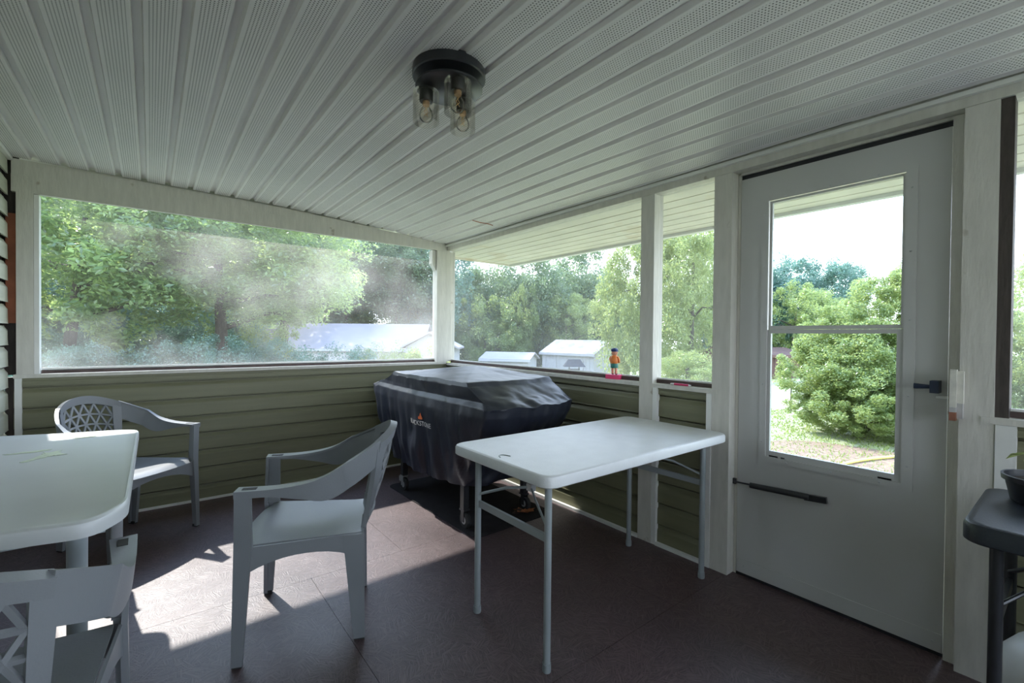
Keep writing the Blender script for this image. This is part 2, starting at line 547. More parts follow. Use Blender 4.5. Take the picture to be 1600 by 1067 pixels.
# ------------------------------------------------------------------ ceiling: roof deck and two-length perforated bands
cl = MB()
cl.loft([[(x, y, z) for x, z in ((XL - 0.3, 2.30), (1.0, 2.285), (3.30, 2.15), (3.30, 2.21), (1.0, 2.36), (XL - 0.3, 2.42))] for y in (YF - 0.2, 4.215)])
cl = cl.build('ceiling', M['vinyl_white'])
tag(cl, kind='structure')
PITCH = 0.127
k = 0
x = XL
joint_ys = [1.72, 1.05, 1.9, 1.45, 0.55, 1.2]
while x < XR - 0.01:
    x1 = min(x + PITCH, XR + 0.0)
    prof = [(0.0, 0.003), (0.0015, 0.0), (0.0965, 0.0), (0.0985, 0.019), (0.1235, 0.019), (0.127, 0.003)]
    prof = [(a, c) for a, c in prof if x + a <= XR + 1e-6]
    jy = 1.75 - 0.52 * (x + 0.6) * 0.82 + random.uniform(-0.05, 0.05)
    spans = [(YF, jy + 0.004, 0.0), (jy, YB - 0.0, 0.0022)]
    for (y0, y1, lift) in spans:
        ny = 9
        rings = []
        for i in range(ny + 1):
            y = y0 + (y1 - y0) * i / ny
            sag = 0.004 * math.sin(3.1 * y + 1.7 * k) * min(1, max(0, YB - y))
            top = [(x + a, y, zc(x + a) + c + lift + sag) for a, c in prof]
            bot = [(px, py, pz + 0.006) for px, py, pz in reversed(top)]
            rings.append(top + bot)
        if len(prof) > 2:
            MB().loft(rings).build('ceiling_panel', M['soffit'], cl)
    x += PITCH
    k += 1
# channel where the ceiling meets the side beam
MB().box(XR - 0.022, XR + 0.0, YF, YB, zc(XR) - 0.017, zc(XR) - 0.001).build('edge_channel', M['vinyl_white'], cl, bevel=0.002)
MB().box(XL, XL + 0.02, YF, YB, zc(XL) - 0.020, zc(XL) - 0.001).build('edge_channel', M['vinyl_white'], cl, bevel=0.002)

mb = MB().tube([(1.99, 3.035, zc(1.99) - 0.004), (2.06, 3.03, zc(2.06) - 0.005), (2.11, 3.00, zc(2.11) - 0.007), (2.165, 3.005, zc(2.165) - 0.006)], 0.0035, 6)
tag(mb.build('torn_edge', M['orange'], cl), 'brown torn panel edge')
# eave soffit outside the right wall, with bands parallel to the wall and a fascia
rf = MB().box(2.40, 3.28, YF - 0.2, 4.2, 2.052, 2.085).build('roof', M['vinyl_white'])
tag(rf, kind='structure')
for k in range(7):
    xa = 2.385 + k * 0.127
    prof = [(0.0, 0.0), (0.112, 0.0), (0.115, 0.009), (0.124, 0.009), (0.127, 0.0)]
    rings = []
    for y in (YF - 0.2, 4.195):
        top = [(xa + a, y, 2.036 - 0.012 * (xa + a - 2.4) + c) for a, c in prof]
        rings.append(top + [(a, b, c + 0.012) for a, b, c in reversed(top)])
    MB().loft(rings).build('soffit_panel', M['eave'], rf)
MB().box(3.275, 3.30, YF - 0.2, 4.22, 2.005, 2.19).build('fascia', M['vinyl_white'], rf, bevel=0.004)
MB().box(2.395, 3.30, 4.20, 4.225, 2.022, 2.19).build('fascia', M['vinyl_white'], rf, bevel=0.004)
MB().box(XL - 0.3, 2.394, 4.20, 4.225, 2.165, 2.33).build('fascia', M['vinyl_white'], rf, bevel=0.004)
MB().box(2.38, 3.28, 4.175, 4.199, 2.012, 2.036).build('edge_channel', M['eave'], rf, bevel=0.003)
MB().box(3.25, 3.274, YF - 0.2, 4.19, 2.004, 2.030).build('edge_channel', M['vinyl_white'], rf, bevel=0.003)
for k in range(7):
    MB().box(XL + k * 0.42, XL + k * 0.42 + 0.41, 4.03, 4.195, 2.168, 2.18).build('soffit_panel', M['eave'], rf)

# ------------------------------------------------------------------ siding walls (each course a part)
def courses(parent, m, axis, base, a0, a1, out, zs, h=0.125, top=None):
    """lap courses; axis 'y': wall plane at constant y, running in x; 'x': wall plane at constant x. out = sign of the room side"""
    for z in zs:
        zt = z + h if top is None else min(z + h, top)
        prof = [(0.022, 0.0), (0.020, 0.004), (0.0185, h * 0.68), (0.0165, h * 0.72), (0.005, h * 0.86), (0.004, h * 0.905), (-0.012, h * 0.91), (-0.012, h + 0.003), (-0.0135, h + 0.003), (-0.0135, h * 0.3), (0.0105, 0.003)]
        pts = [(o, min(z + dz, zt + 0.003)) for o, dz in prof]
        rings = []
        for a in (a0, a1):
            rings.append([((a, base + out * o, zz) if axis == 'y' else (base + out * o, a, zz)) for o, zz in pts])
        MB().loft(rings).build('siding_course', m, parent)

zs7 = [-0.004 + 0.125 * i - 0.0 for i in range(7)]
zs7 = [0.746 - 0.125 * i for i in range(6, -1, -1)]
wb = MB().box(XL - 0.02, 2.40, 3.976, 4.05, -0.1, 0.925).build('wall_back', M['dark_wood'])
tag(wb, kind='structure')
courses(wb, M['siding'], 'y', 3.961, XL + 0.02, XR - 0.002, -1, zs7)
MB().box(XL + 0.055, XR, 3.935, 3.962, 0.873, 0.905).build('siding_course', M['siding'], wb, bevel=0.004)
MB().box(XL + 0.055, XR, 3.938, 3.962, 0.906, 0.921).build('siding_channel', M['siding'], wb, bevel=0.002)

wr = MB().box(2.348, 2.40, 1.15, 3.96, -0.1, 0.905).build('wall_right', M['dark_wood'])
tag(wr, kind='structure')
MB().box(2.348, 2.40, YF, 0.19, -0.1, 0.905).build('wall_panel', M['dark_wood'], wr)
for y0, y1 in ((1.669, 3.95), (1.24, 1.578), (YF + 0.1, 0.17)):
    courses(wr, M['siding'], 'x', 2.331, y0, y1, -1, zs7)
    MB().box(2.306, 2.346, y0, y1, 0.873, 0.897).build('siding_course', M['siding'], wr, bevel=0.003)
    MB().box(2.304, 2.333, y0, y1, 0.899, 0.911).build('siding_channel', M['siding'], wr, bevel=0.002)

wl_ = MB().box(XL - 0.15, XL - 0.036, YF, 4.06, -0.1, 2.5).build('wall_left', M['dark_wood'])
tag(wl_, kind='structure')
courses(wl_, M['siding_house'], 'x', XL - 0.020, YF, 3.935, 1, [0.746 - 0.125 * i for i in range(6, -13, -1)], top=2.22)
MB().box(XL - 0.034, XL + 0.034, 3.995, 4.02, 0.94, 2.25).build('backing_board', M['dark_wood'], wl_)
MB().box(XL - 0.015, XL + 0.030, 3.965, 3.99, 1.25, 1.90).build('backing_board', M['orange'], wl_)

# ------------------------------------------------------------------ trims: posts, beams, sills
def trim(n, mb, bevel=0.004, m=None):
    return tag(mb.build('trim_%d' % n, m or M['trim'], None, bevel=bevel), kind='structure')
D = 0.089
trim(1, MB().box(-0.624, -0.552, YB, 4.02, 0.945, 2.03))
trim(2, MB().box(-0.551, -0.529, YB + 0.008, 4.01, 0.945, 2.024), 0.003, M['vinyl_white'])
trim(3, MB().box(-0.644, XR + 0.03, YB + 0.001, 3.975, 2.026, 2.128))
# wedge board over the header, following the falling ceiling
wd = MB()
n = 12
for_top = [(-0.644 + (2.2 + 0.644) * i / n) for i in range(n + 1)]
bot = [(xx, 2.129) for xx in for_top]
topz = [(xx, max(2.1295, zc(xx) - 0.003)) for xx in for_top]
ring = [(a, b) for a, b in bot] + [(a, b) for a, b in reversed(topz)]
R2 = []
for yy in (YB + 0.006, 3.972):
    R2.append([(a, yy, b) for a, b in ring])
wd.loft(R2)
trim(4, wd, 0.0)
# corner post with a chamfered block
cp = MB().box(2.178, XR + D, YB, 4.025, 0.945, 2.025)
trim(5, cp)
trim(6, MB().loft([[(2.135, yy, 2.024), (2.177, yy, 2.024), (2.177, yy, 1.83), (2.135, yy, 1.90)] for yy in (3.955, 4.02)]), 0.002)
# right beam
trim(7, MB().box(XR, XR + D, YF, YB - 0.002, 2.034, 2.105))
trim(8, MB().box(XR + 0.001, XR + D, 1.578, 1.669, 0.0, 2.033))
trim(9, MB().box(XR + 0.001, XR + D, 1.126, 1.219, 0.0, 2.033))
trim(10, MB().box(XR + 0.001, XR + D, 0.204, 0.292, 0.0, 2.033))
trim(11, MB().box(XR + 0.012, XR + D, 0.170, 0.2035, 0.93, 2.033), 0.003, M['dark_wood'])
# sills
trim(12, MB().box(XL + 0.02, XR - 0.003, YB - 0.004, 4.02, 0.922, 0.9445))
trim(13, MB().box(XR - 0.004, XR + 0.085, 1.6695, YB - 0.0045, 0.912, 0.935))
trim(14, MB().box(XR - 0.004, XR + 0.085, 1.19, 1.5775, 0.912, 0.935))
trim(15, MB().box(XR - 0.004, XR + 0.085, YF, 0.235, 0.912, 0.935))
# vertical and bottom channels around the siding panels
V = M['vinyl_white']
trim(16, MB().box(XL + 0.024, XL + 0.055, YB, 3.953, 0.0, 0.921), 0.002, V)
trim(17, MB().box(XR + 0.003, XR + 0.03, 1.5475, 1.577, 0.0, 0.911), 0.002, V)
trim(18, MB().box(XR - 0.003, XR + 0.03, 1.2195, 1.246, 0.0, 0.911), 0.002, V)
trim(19, MB().box(XR - 0.003, XR + 0.03, 0.150, 0.200, 0.0, 0.911), 0.002, V)
def base(nm, *a):
    tag(MB().box(*a).build(nm, V, None, bevel=0.002), kind='structure')
base('baseboard_back', XL + 0.056, XR - 0.002, YB - 0.004, 3.953, 0.0, 0.016)
base('baseboard_right', XR - 0.002, XR + 0.02, 1.67, YB - 0.006, 0.0, 0.018)
base('baseboard_right', XR - 0.002, XR + 0.02, 1.247, 1.547, 0.0, 0.018)
base('baseboard_right', XR - 0.002, XR + 0.02, YF + 0.1, 0.149, 0.0, 0.018)
wf = MB().box(XL - 0.02, XR + 0.1, YF - 0.09, YF - 0.001, -0.1, 0.92).build('added_wall_front', M['siding'])  # unseen knee wall, added to cut low light from the open end
tag(wf, kind='structure')
MB().box(XL, XR + 0.09, YF - 0.09, YF - 0.001, 0.9205, 0.945).build('sill', M['trim'], wf, bevel=0.003)
MB().box(XL, XR + 0.09, YF - 0.09, YF - 0.001, 2.03, 2.25).build('header', M['trim'], wf, bevel=0.003)
# post at the open front end
trim(20, MB().box(XR, XR + D, YF + 0.005, YF + 0.095, 0.0, 2.033))

# ------------------------------------------------------------------ screened openings
def sheet(name, m, parent, pts, nx=2):
    mb = MB()
    v = [mb.b.verts.new(p) for p in pts]
    mb.b.faces.new(v)
    return mb.build(name, m, parent)
w1 = empty('window_1', (0.8, 3.99, 0.945)); tag(w1, kind='structure')
o = sheet('screen', M['screen_back'], w1, [(-0.529 - 0.8, 0, 0), (2.178 - 0.8, 0, 0), (2.178 - 0.8, 0, 1.08), (-0.529 - 0.8, 0, 1.08)])
mb = MB()
n = 40
rings = []
for i in range(n + 1):
    xx = -1.325 + (2.70) * i / n
    hgt = 0.020 + 0.006 * noise.noise(Vector((xx * 5, 0, 3)))
    rings.append([(xx, -0.022, 0), (xx, 0.004, 0), (xx, 0.004, hgt), (xx, -0.016, hgt - 0.004)])
mb.loft(rings).build('spline_strip', M['spline'], w1)
mb = MB()
mb.box(-1.325, 1.375, -0.004, 0.006, 0.021, 0.034).build('bottom_rail', M['vinyl_white'], w1, bevel=0.002)

def side_screen(name, y0, y1):
    w = empty(name, (2.345, (y0 + y1) / 2, 0.936)); tag(w, kind='structure')
    h = (y1 - y0) / 2
    sheet('screen', M['screen_side'], w, [(0, -h, 0), (0, h, 0), (0, h, 1.096), (0, -h, 1.096)])
    MB().box(-0.014, 0.006, -h, h, 0.0, 0.020).build('spline_strip', M['spline'], w, bevel=0.003)
    MB().box(-0.004, 0.008, -h, h, 0.021, 0.030).build('bottom_rail', M['vinyl_white'], w, bevel=0.002)
side_screen('window_2', 1.670, 3.93)
side_screen('window_3', 1.220, 1.577)
side_screen('window_4', YF + 0.1, 0.169)

# ------------------------------------------------------------------ door with its own window
dr = empty('door_1', (2.35, 0.72, 0.012)); tag(dr, kind='structure')
def dbox(x0, x1, y0, y1, z0, z1, name, m, bevel=0.002, par=None):
    return MB().box(x0 - 2.35, x1 - 2.35, y0 - 0.72, y1 - 0.72, z0 - 0.012, z1 - 0.012).build(name, m, par or dr, bevel=bevel)
gy0, gy1, gz0, gz1 = 0.462, 0.975, 0.640, 1.866
X0, X1 = 2.35, 2.392
mb = MB()
for b_ in ((0.331, gy0 - 0.012, 0.014, 2.0), (gy1 + 0.012, 1.108, 0.014, 2.0), (gy0 - 0.012, gy1 + 0.012, 0.014, gz0 - 0.012), (gy0 - 0.012, gy1 + 0.012, gz1 + 0.012, 2.0)):
    mb.box(X0 - 2.35, X1 - 2.35, b_[0] - 0.72, b_[1] - 0.72, b_[2] - 0.012, b_[3] - 0.012)
bmesh.ops.remove_doubles(mb.b, verts=mb.b.verts, dist=0.0004)
mb.build('door_slab', M['door'], dr)
dbox(2.346, 2.3505, 0.335, 1.10, 0.018, 0.085, 'kick_strip', M['door'], 0.0015)
fr = dbox(2.344, 2.352, gy0 - 0.036, gy0, gz0 - 0.036, gz1 + 0.02, 'window_frame', M['door'], 0.0015)
dbox(2.344, 2.352, gy1, gy1 + 0.030, gz0 - 0.036, gz1 + 0.02, 'window_frame', M['door'], 0.0015)
dbox(2.344, 2.352, gy0, gy1, gz1, gz1 + 0.02, 'window_frame', M['door'], 0.0015)
dbox(2.344, 2.352, gy0, gy1, gz0 - 0.036, gz0 - 0.010, 'window_frame', M['door'], 0.0015)
# inner sashes
for nm, a in (('upper_sash', ((gy0, gy0 + 0.012, 1.2455, gz1), (gy1 - 0.012, gy1, 1.2455, gz1), (gy0 + 0.0121, gy1 - 0.0121, gz1 - 0.010, gz1), (gy0 + 0.0121, gy1 - 0.0121, 1.2455, 1.262))),
              ('lower_sash', ((gy0, gy0 + 0.022, gz0 - 0.0115, 1.244), (gy1 - 0.016, gy1, gz0 - 0.0115, 1.244), (gy0 + 0.0221, gy1 - 0.0161, 1.226, 1.244), (gy0 + 0.0221, gy1 - 0.0161, gz0 - 0.0115, gz0 + 0.018)))):
    mb = MB()
    off = 0.010 if nm == 'upper_sash' else 0.002
    for b_ in a:
        mb.box(off, off + 0.016, b_[0] - 0.72, b_[1] - 0.72, b_[2] - 0.012, b_[3] - 0.012)
    mb.build(nm, M['door'], dr)
dbox(2.352, 2.358, gy0 + 0.030, gy0 + 0.075, gz0 - 0.010, gz0 - 0.003, 'sash_clip', M['dark_gap'], 0)
dbox(2.352, 2.358, gy1 - 0.055, gy1 - 0.016, gz0 - 0.010, gz0 - 0.003, 'sash_clip', M['dark_gap'], 0)
dbox(2.352, 2.358, gy1 - 0.085, gy1 - 0.068, gz0 - 0.010, gz0 - 0.003, 'sash_clip', M['dark_gap'], 0)
dbox(2.366, 2.369, gy0 + 0.004, gy1 - 0.004, 1.25, gz1 - 0.004, 'glass_pane', M['glass'], 0)
dbox(2.357, 2.360, gy0 + 0.006, gy1 - 0.006, gz0 + 0.006, 1.240, 'glass_pane', M['glass'], 0)
screws = [(gy0 - 0.018, z) for z in (0.70, 0.98, 1.28, 1.55, 1.80)] + [(gy1 + 0.016, z) for z in (0.70, 0.98, 1.28, 1.55, 1.80)] + [(y, gz1 + 0.011) for y in (0.55, 0.72, 0.90)] + [(y, gz0 - 0.024) for y in (0.53, 0.70, 0.88)] + [(0.36, 0.052), (1.07, 0.052)]
for y, z in screws:
    MB().sphere((2.3438 - 2.35 + (0.002 if z < 0.1 else 0), y - 0.72, z - 0.012), 0.004, (0.5, 1, 1), 8, 4).build('screw', M['steel'], dr)
# closer: bracket, rod, cylinder, end bracket
mb = MB().box(-0.012, 0.0, 0.392, 0.408, 0.446, 0.474)
mb.tube([(-0.012, 0.400, 0.458), (-0.024, 0.31, 0.466)], 0.0045)
mb.build('closer_rod', M['black_metal'], dr)
cyl = MB().tube([(-0.026, 0.315, 0.464), (-0.026, 0.312, 0.464), (-0.026, 0.06, 0.477), (-0.026, 0.055, 0.477)], [0.008, 0.0135, 0.0135, 0.010], 14)
cyl.build('closer_cylinder', M['black_metal'], dr, smooth=40)
MB().beam((-0.022, 0.075, 0.472), (-0.022, -0.012, 0.480), 0.016, 0.026).build('closer_bracket', M['black_metal'], dr, bevel=0.002)
# dark strip stands in for the shaded top gap; jambs
dbox(2.356, 2.378, 0.329, 1.109, 2.002, 2.022, 'dark_gap_strip', M['dark_gap'], 0)
dbox(2.352, 2.40, 0.329, 1.109, -0.002, 0.0135, 'threshold', M['dark_gap'], 0)
dbox(2.345, 2.378, 0.329, 1.109, 2.0225, 2.0335, 'jamb', M['trim'], 0)
dbox(2.335, 2.365, 0.2935, 0.328, 0.0, 2.03, 'jamb', M['trim'], 0.002)
dbox(2.352, 2.375, 1.110, 1.124, 0.0, 2.03, 'jamb', M['trim'], 0.002)
# latch
mb = MB().tube([(-0.050, -0.345, 1.010), (-0.046, -0.40, 1.010)], [0.010, 0.009], 10)
mb.tube([(-0.050, -0.300, 1.012), (-0.048, -0.352, 1.011)], [0.0095, 0.007], 8)
lat = MB().box(-0.052, 0.0, -0.372, -0.346, 0.990, 1.036).build('latch_body', M['latch'], dr, bevel=0.005)
MB().tube([(-0.042, -0.350, 1.013), (-0.046, -0.300, 1.013)], [0.007, 0.0105], 10).build('latch_lever', M['latch'], dr, smooth=40)
MB().box(-0.022, -0.004, -0.394, -0.360, 0.970, 0.978).build('latch_plate', M['scrap'], dr, bevel=0.001)

# latch blocks nailed to the post (a thing of its own)
lb = empty('latch_block', (XR - 0.001, 0.292, 0.90)); tag(lb, 'stack of whitish and red-brown wooden latch blocks on the post beside the door handle', 'latch block')
MB().box(-0.026, 0.0, 0.004, 0.022, 0.06, 0.195).build('block', M['block'], lb, bevel=0.002)
MB().box(-0.018, 0.0, -0.014, 0.0035, 0.075, 0.19).build('block', M['block'], lb, bevel=0.002)
MB().box(-0.014, 0.0, -0.012, 0.0035, 0.02, 0.0745).build('block', M['block_grey'], lb, bevel=0.002)
tag(MB().box(-0.026, 0.0, 0.004, 0.022, 0.012, 0.042).build('block', M['block_red'], lb, bevel=0.002), 'red-brown block')
MB().box(-0.026, 0.0, 0.004, 0.022, 0.0425, 0.0595).build('block', M['block_grey'], lb, bevel=0.002)

# ------------------------------------------------------------------ resin armchair (local frame: front +y, origin on the floor)
def back_pt(a, v):
    """point on the curved backrest, a across -1..1, v up 0..1"""
    b0 = Vector((0.190 * a, -0.190 - 0.020 * (1 - a * a), 0.415))
    b1 = Vector((0.245 * a, -0.325 + 0.19 * abs(a) ** 2.6, 0.825 - 0.115 * a * a))
    p = b0.lerp(b1, v)
    p.y -= 0.018 * math.sin(PI * v) * (1 - a * a)
    return p

def strip(mb, pts, wid, th, nrm):
    """bar following pts, cross-section wid along its side vector and th along nrm (callables of index or constants)"""
    rings = []
    n = len(pts)
    for i, p in enumerate(pts):
        d = (pts[min(i + 1, n - 1)] - pts[max(i - 1, 0)]).normalized()
        nn = nrm(i) if callable(nrm) else nrm
        nn = (nn - d * nn.dot(d)).normalized()
        s = d.cross(nn)
        w = wid(i) if callable(wid) else wid
        t = th(i) if callable(th) else th
        rings.append([p - s * w / 2 - nn * t / 2, p + s * w / 2 - nn * t / 2, p + s * w / 2 + nn * t / 2, p - s * w / 2 + nn * t / 2])
    mb.loft(rings)
    return mb

def seat_outline(t):
    """half width of the seat at depth t (0 rear .. 1 front)"""
    return 0.185 + 0.045 * t

def make_chair(label, group):
    root = empty('armchair')
    tag(root, label, 'chair', group)
    P = M['chair']
    # seat: dished slab with a rolled front
    nx, ny = 12, 12
    mb = MB()
    def sp(i, j, dz=0.0):
        t = j / ny
        a = -1 + 2 * i / nx
        y = -0.200 + 0.430 * t
        z = 0.418 + 0.012 * t - 0.016 * (1 - a * a) * math.sin(PI * min(1, t * 1.05)) - 0.022 * max(0, (t - 0.86) / 0.14) ** 2
        ww = seat_outline(t) - 0.03 * max(0, (t - 0.88) / 0.12) ** 2
        return (a * ww, y + 0.018 * (1 - a * a) * t, z + dz)
    top = [[mb.b.verts.new(sp(i, j)) for i in range(nx + 1)] for j in range(ny + 1)]
    bt = [[mb.b.verts.new(sp(i, j, -0.007)) for i in range(nx + 1)] for j in range(ny + 1)]
    for j in range(ny):
        for i in range(nx):
            mb.b.faces.new((top[j][i], top[j][i + 1], top[j + 1][i + 1], top[j + 1][i]))
            mb.b.faces.new((bt[j][i], bt[j + 1][i], bt[j + 1][i + 1], bt[j][i + 1]))
    for i in range(nx):
        mb.b.faces.new((top[0][i], bt[0][i], bt[0][i + 1], top[0][i + 1]))
        mb.b.faces.new((top[ny][i], top[ny][i + 1], bt[ny][i + 1], bt[ny][i]))
        mb.b.faces.new((top[i][0], top[i + 1][0], bt[i + 1][0], bt[i][0]))
        mb.b.faces.new((top[i][nx], bt[i][nx], bt[i + 1][nx], top[i + 1][nx]))
    mb.build('seat', P, root, smooth=50)
    # aprons: arched skirts round the seat, deeper next to the legs
    def skirt(p, q, n=10, base=0.048, deep=0.095):
        mb = MB()
        rings = []
        p, q = Vector(p), Vector(q)
        out = (q - p).cross(Vector((0, 0, 1))).normalized()
        for i in range(n + 1):
            t = i / n
            c = p.lerp(q, t)
            hh = base + (deep - base) * abs(2 * t - 1) ** 2.2
            rings.append([c + out * 0.004, c - out * 0.004, c - out * 0.004 - Vector((0, 0, hh)), c + out * 0.004 - Vector((0, 0, hh))])
        mb.loft(rings)
        return mb.build('apron', P, root)
    skirt((-0.236, 0.222, 0.408), (0.236, 0.222, 0.408), base=0.036)
    for s in (-1, 1):
        skirt((s * 0.240, 0.20, 0.426), (s * 0.190, -0.190, 0.416))
    skirt((-0.185, -0.198, 0.416), (0.185, -0.198, 0.416))
    # legs: tapered angle section
    def leg(tx, ty, bx, by, sx, sy, wt, dt, wb, db, ztop):
        def sec(cx, cy, w, d, z, t=0.016):
            pts = [(0, 0), (w, 0), (w, t), (t, t), (t, d), (0, d)]
            return [(cx - sx * px, cy - sy * py, z) for px, py in pts]
        mb = MB()
        mb.loft([sec(tx, ty, wt, dt, ztop), sec(tx * 0.75 + bx * 0.25, ty * 0.75 + by * 0.25, wt * 0.72 + wb * 0.28, dt * 0.72 + db * 0.28, ztop * 0.75), sec(bx, by, wb, db, 0.006)])
        o = mb.build('leg', P, root, bevel=0.003)
        MB().box(min(bx, bx - sx * wb) + 0.002, max(bx, bx - sx * wb) - 0.002, min(by, by - sy * db) + 0.002, max(by, by - sy * db) - 0.002, 0.0, 0.014).build('foot_pad', M['rubber'], o, bevel=0.003)
    for s in (-1, 1):
        leg(s * 0.252, 0.238, s * 0.258, 0.244, s, 1, 0.032, 0.058, 0.024, 0.036, 0.426)
        leg(s * 0.203, -0.205, s * 0.206, -0.210, s, -1, 0.036, 0.080, 0.026, 0.042, 0.416)
    # arms: front support plus a wide falling band that widens into the back
    for s in (-1, 1):
        mb = MB()
        rings = []
        for t in range(5):
            f = t / 4
            z = 0.420 + (0.632 - 0.420) * f
            x0 = s * (0.252 + 0.010 * f)
            y0 = 0.238 - 0.004 * f
            w, d = 0.014, 0.060 - 0.006 * f
            rings.append([(x0, y0, z), (x0 - s * 0.036, y0, z), (x0 - s * 0.036, y0 - 0.012, z), (x0 - s * w, y0 - 0.012, z), (x0 - s * w, y0 - d, z), (x0, y0 - d, z)])
        mb.loft(rings)
        mb.build('arm_support', P, root, bevel=0.003)
        b1 = back_pt(s * 1.0, 1.0)
        ctrl = [Vector((s * 0.242, 0.232, 0.640)), Vector((s * 0.247, 0.12, 0.640)), Vector((s * 0.250, 0.02, 0.648)), Vector((s * 0.251, -0.06, 0.668)), Vector((b1.x, b1.y, b1.z))]
        pts = []
        for i in range(len(ctrl) - 1):
            p0, p1, p2, p3 = ctrl[max(i - 1, 0)], ctrl[i], ctrl[i + 1], ctrl[min(i + 2, len(ctrl) - 1)]
            for kk in range(5):
                t = kk / 5
                pts.append(0.5 * ((2 * p1) + (p2 - p0) * t + (2 * p0 - 5 * p1 + 4 * p2 - p3) * t * t + (3 * p1 - p0 - 3 * p2 + p3) * t ** 3))
        pts.append(ctrl[-1])
        n = len(pts)
        mb = MB()
        rings = []
        for i, p in enumerate(pts):
            t = i / (n - 1)
            d = (pts[min(i + 1, n - 1)] - pts[max(i - 1, 0)]).normalized()
            out = Vector((d.y, -d.x, 0)).normalized() * (-s if (Vector((d.y, -d.x, 0)).x * s) < 0 else s)
            out = Vector((s, 0, 0)) if abs(out.x) < 0.2 else (out if out.x * s > 0 else -out)
            w = 0.060 - 0.034 * t               # top flange
            sk = 0.026 + 0.105 * max(0, (t - 0.22) / 0.78) ** 1.3      # skirt height grows to the back
            u = Vector((0, 0, 1))
            lean = out * (-0.10 * sk)
            o0 = p + out * w / 2
            i0 = p - out * w / 2
            f = max(0.0, (t - 0.55) / 0.45)
            f = f * f * (3 - 2 * f)
            bt0 = o0 - u * sk + lean
            bt1 = back_pt(s * 1.0, 0.67) + (p - b1) * 0.9 + out * 0.006
            o0 = o0.lerp(p + out * 0.008, f)
            i0 = i0.lerp(p - out * 0.008, f)
            bt = bt0.lerp(bt1, f)
            rings.append([o0, i0, i0 - u * 0.010, o0 - out * 0.009 - u * 0.012, bt - out * 0.009, bt])
        for i in range(1, 10):
            a = s * (1.0 - 0.34 * i / 9)
            hi, lo = back_pt(a, 1.0), back_pt(a, 0.67 + 0.04 * i / 9)
            tg = back_pt(a + 0.01 * s, 1.0) - back_pt(a - 0.01 * s, 1.0)
            out = Vector((tg.y, -tg.x, 0)).normalized()
            if out.y > 0:
                out = -out
            if i == 1 or abs(out.x) > 0.6:
                out = out if out.x * s > 0 else -out
            u = Vector((0, 0, 1))
            o0, i0, bt = hi + out * 0.008, hi - out * 0.008, lo + out * 0.006
            rings.append([o0, i0, i0 - u * 0.010, o0 - out * 0.009 - u * 0.012, bt - out * 0.009, bt])
        mb.loft(rings)
        am = mb.build('arm', P, root, smooth=40)
        MB().box(s * 0.242 - 0.011, s * 0.242 + 0.011, 0.165, 0.212, 0.6395, 0.6412).build('slot', M['rubber'], am, bevel=0.0005)
    # backrest frame: top rail, two stiles, bottom rail
    mb = MB()
    na = 22
    def shell(aa, v0, v1, th=0.018):
        rings = []
        for a in aa:
            lo, hi = back_pt(a, v0 if not callable(v0) else v0(a)), back_pt(a, v1)
            nn = Vector((-0.35 * a, 1, 0.3)).normalized()
            rings.append([lo - nn * th / 2, lo + nn * th / 2, hi + nn * th * 0.8, hi - nn * th * 0.8])
        return rings
    mb.loft(shell([-0.68 + 1.36 * i / na for i in range(na + 1)], 0.87, 0.982))
    mb.build('top_rail', P, root, smooth=45)
    mb = MB().loft(shell([-0.70 + 1.40 * i / 14 for i in range(15)], 0.0, 0.14))
    mb.build('bottom_rail', P, root, smooth=45)
    for s in (-1, 1):
        mb = MB()
        rings = []
        for i in range(13):
            v = 0.92 * i / 12
            a0, a1 = s * (0.60 - 0.04 * v), s * (0.74 - 0.04 * v)
            p0, p1 = back_pt(a0, v), back_pt(a1, v)
            nn = Vector((-0.35 * s, 1, 0.3)).normalized() * 0.009
            rings.append([p0 - nn, p1 - nn, p1 + nn, p0 + nn])
        mb.loft(rings)
        mb.build('stile', P, root, smooth=45)
    # triangular lattice bars
    mb = MB()
    rows = 5
    cols = 5
    def lp(c, r):
        v = 0.14 + 0.73 * r / rows
        half = 0.60 - 0.04 * v
        a = -half + 2 * half * c / cols
        return back_pt(max(-half, min(half, a)), v)
    def bar(p, q):
        mb.beam(p, q, 0.010, 0.010, (0, 1, 0.3))
    for r in range(1, rows):
        for c in range(cols):
            bar(lp(c, r), lp(c + 1, r))
    for r in range(rows):
        sh = 0.5 if r % 2 else 0.0
        for c in range(cols + 1):
            x0 = c + sh
            if x0 > cols:
                continue
            for dx in (-0.5, 0.5):
                x1 = x0 + dx
                if 0 <= x1 <= cols:
                    bar(lp(x0, r), lp(x1, r + 1))
    mb.build('lattice', P, root)
    return root

GC = 'grey resin armchairs'
def place(o, front_mid, rear_mid):
    f, r = Vector(front_mid), Vector(rear_mid)
    d = f - r
    c = r + d * (0.205 / 0.445)
    o.location = (c.x, c.y, 0.0)
    o.rotation_euler = (0, 0, math.atan2(d.y, d.x) - PI / 2)
chair = make_chair('grey resin armchair alone mid-floor between both pale tables, its back to the grill', GC)
place(chair, (0.325, 2.12), (0.735, 1.955))
c2 = copy_tree(chair); tag(c2, 'grey resin armchair by the olive back wall, behind the pale patio table', 'chair')
place(c2, (0.03, 3.285), (-0.235, 3.60))
c3 = copy_tree(chair); tag(c3, 'nearest grey resin armchair, cropped by the frame, before the patio table', 'chair')
c3.location = (-0.300, 1.405, 0.0)
c3.rotation_euler = (0, 0, 0.0)

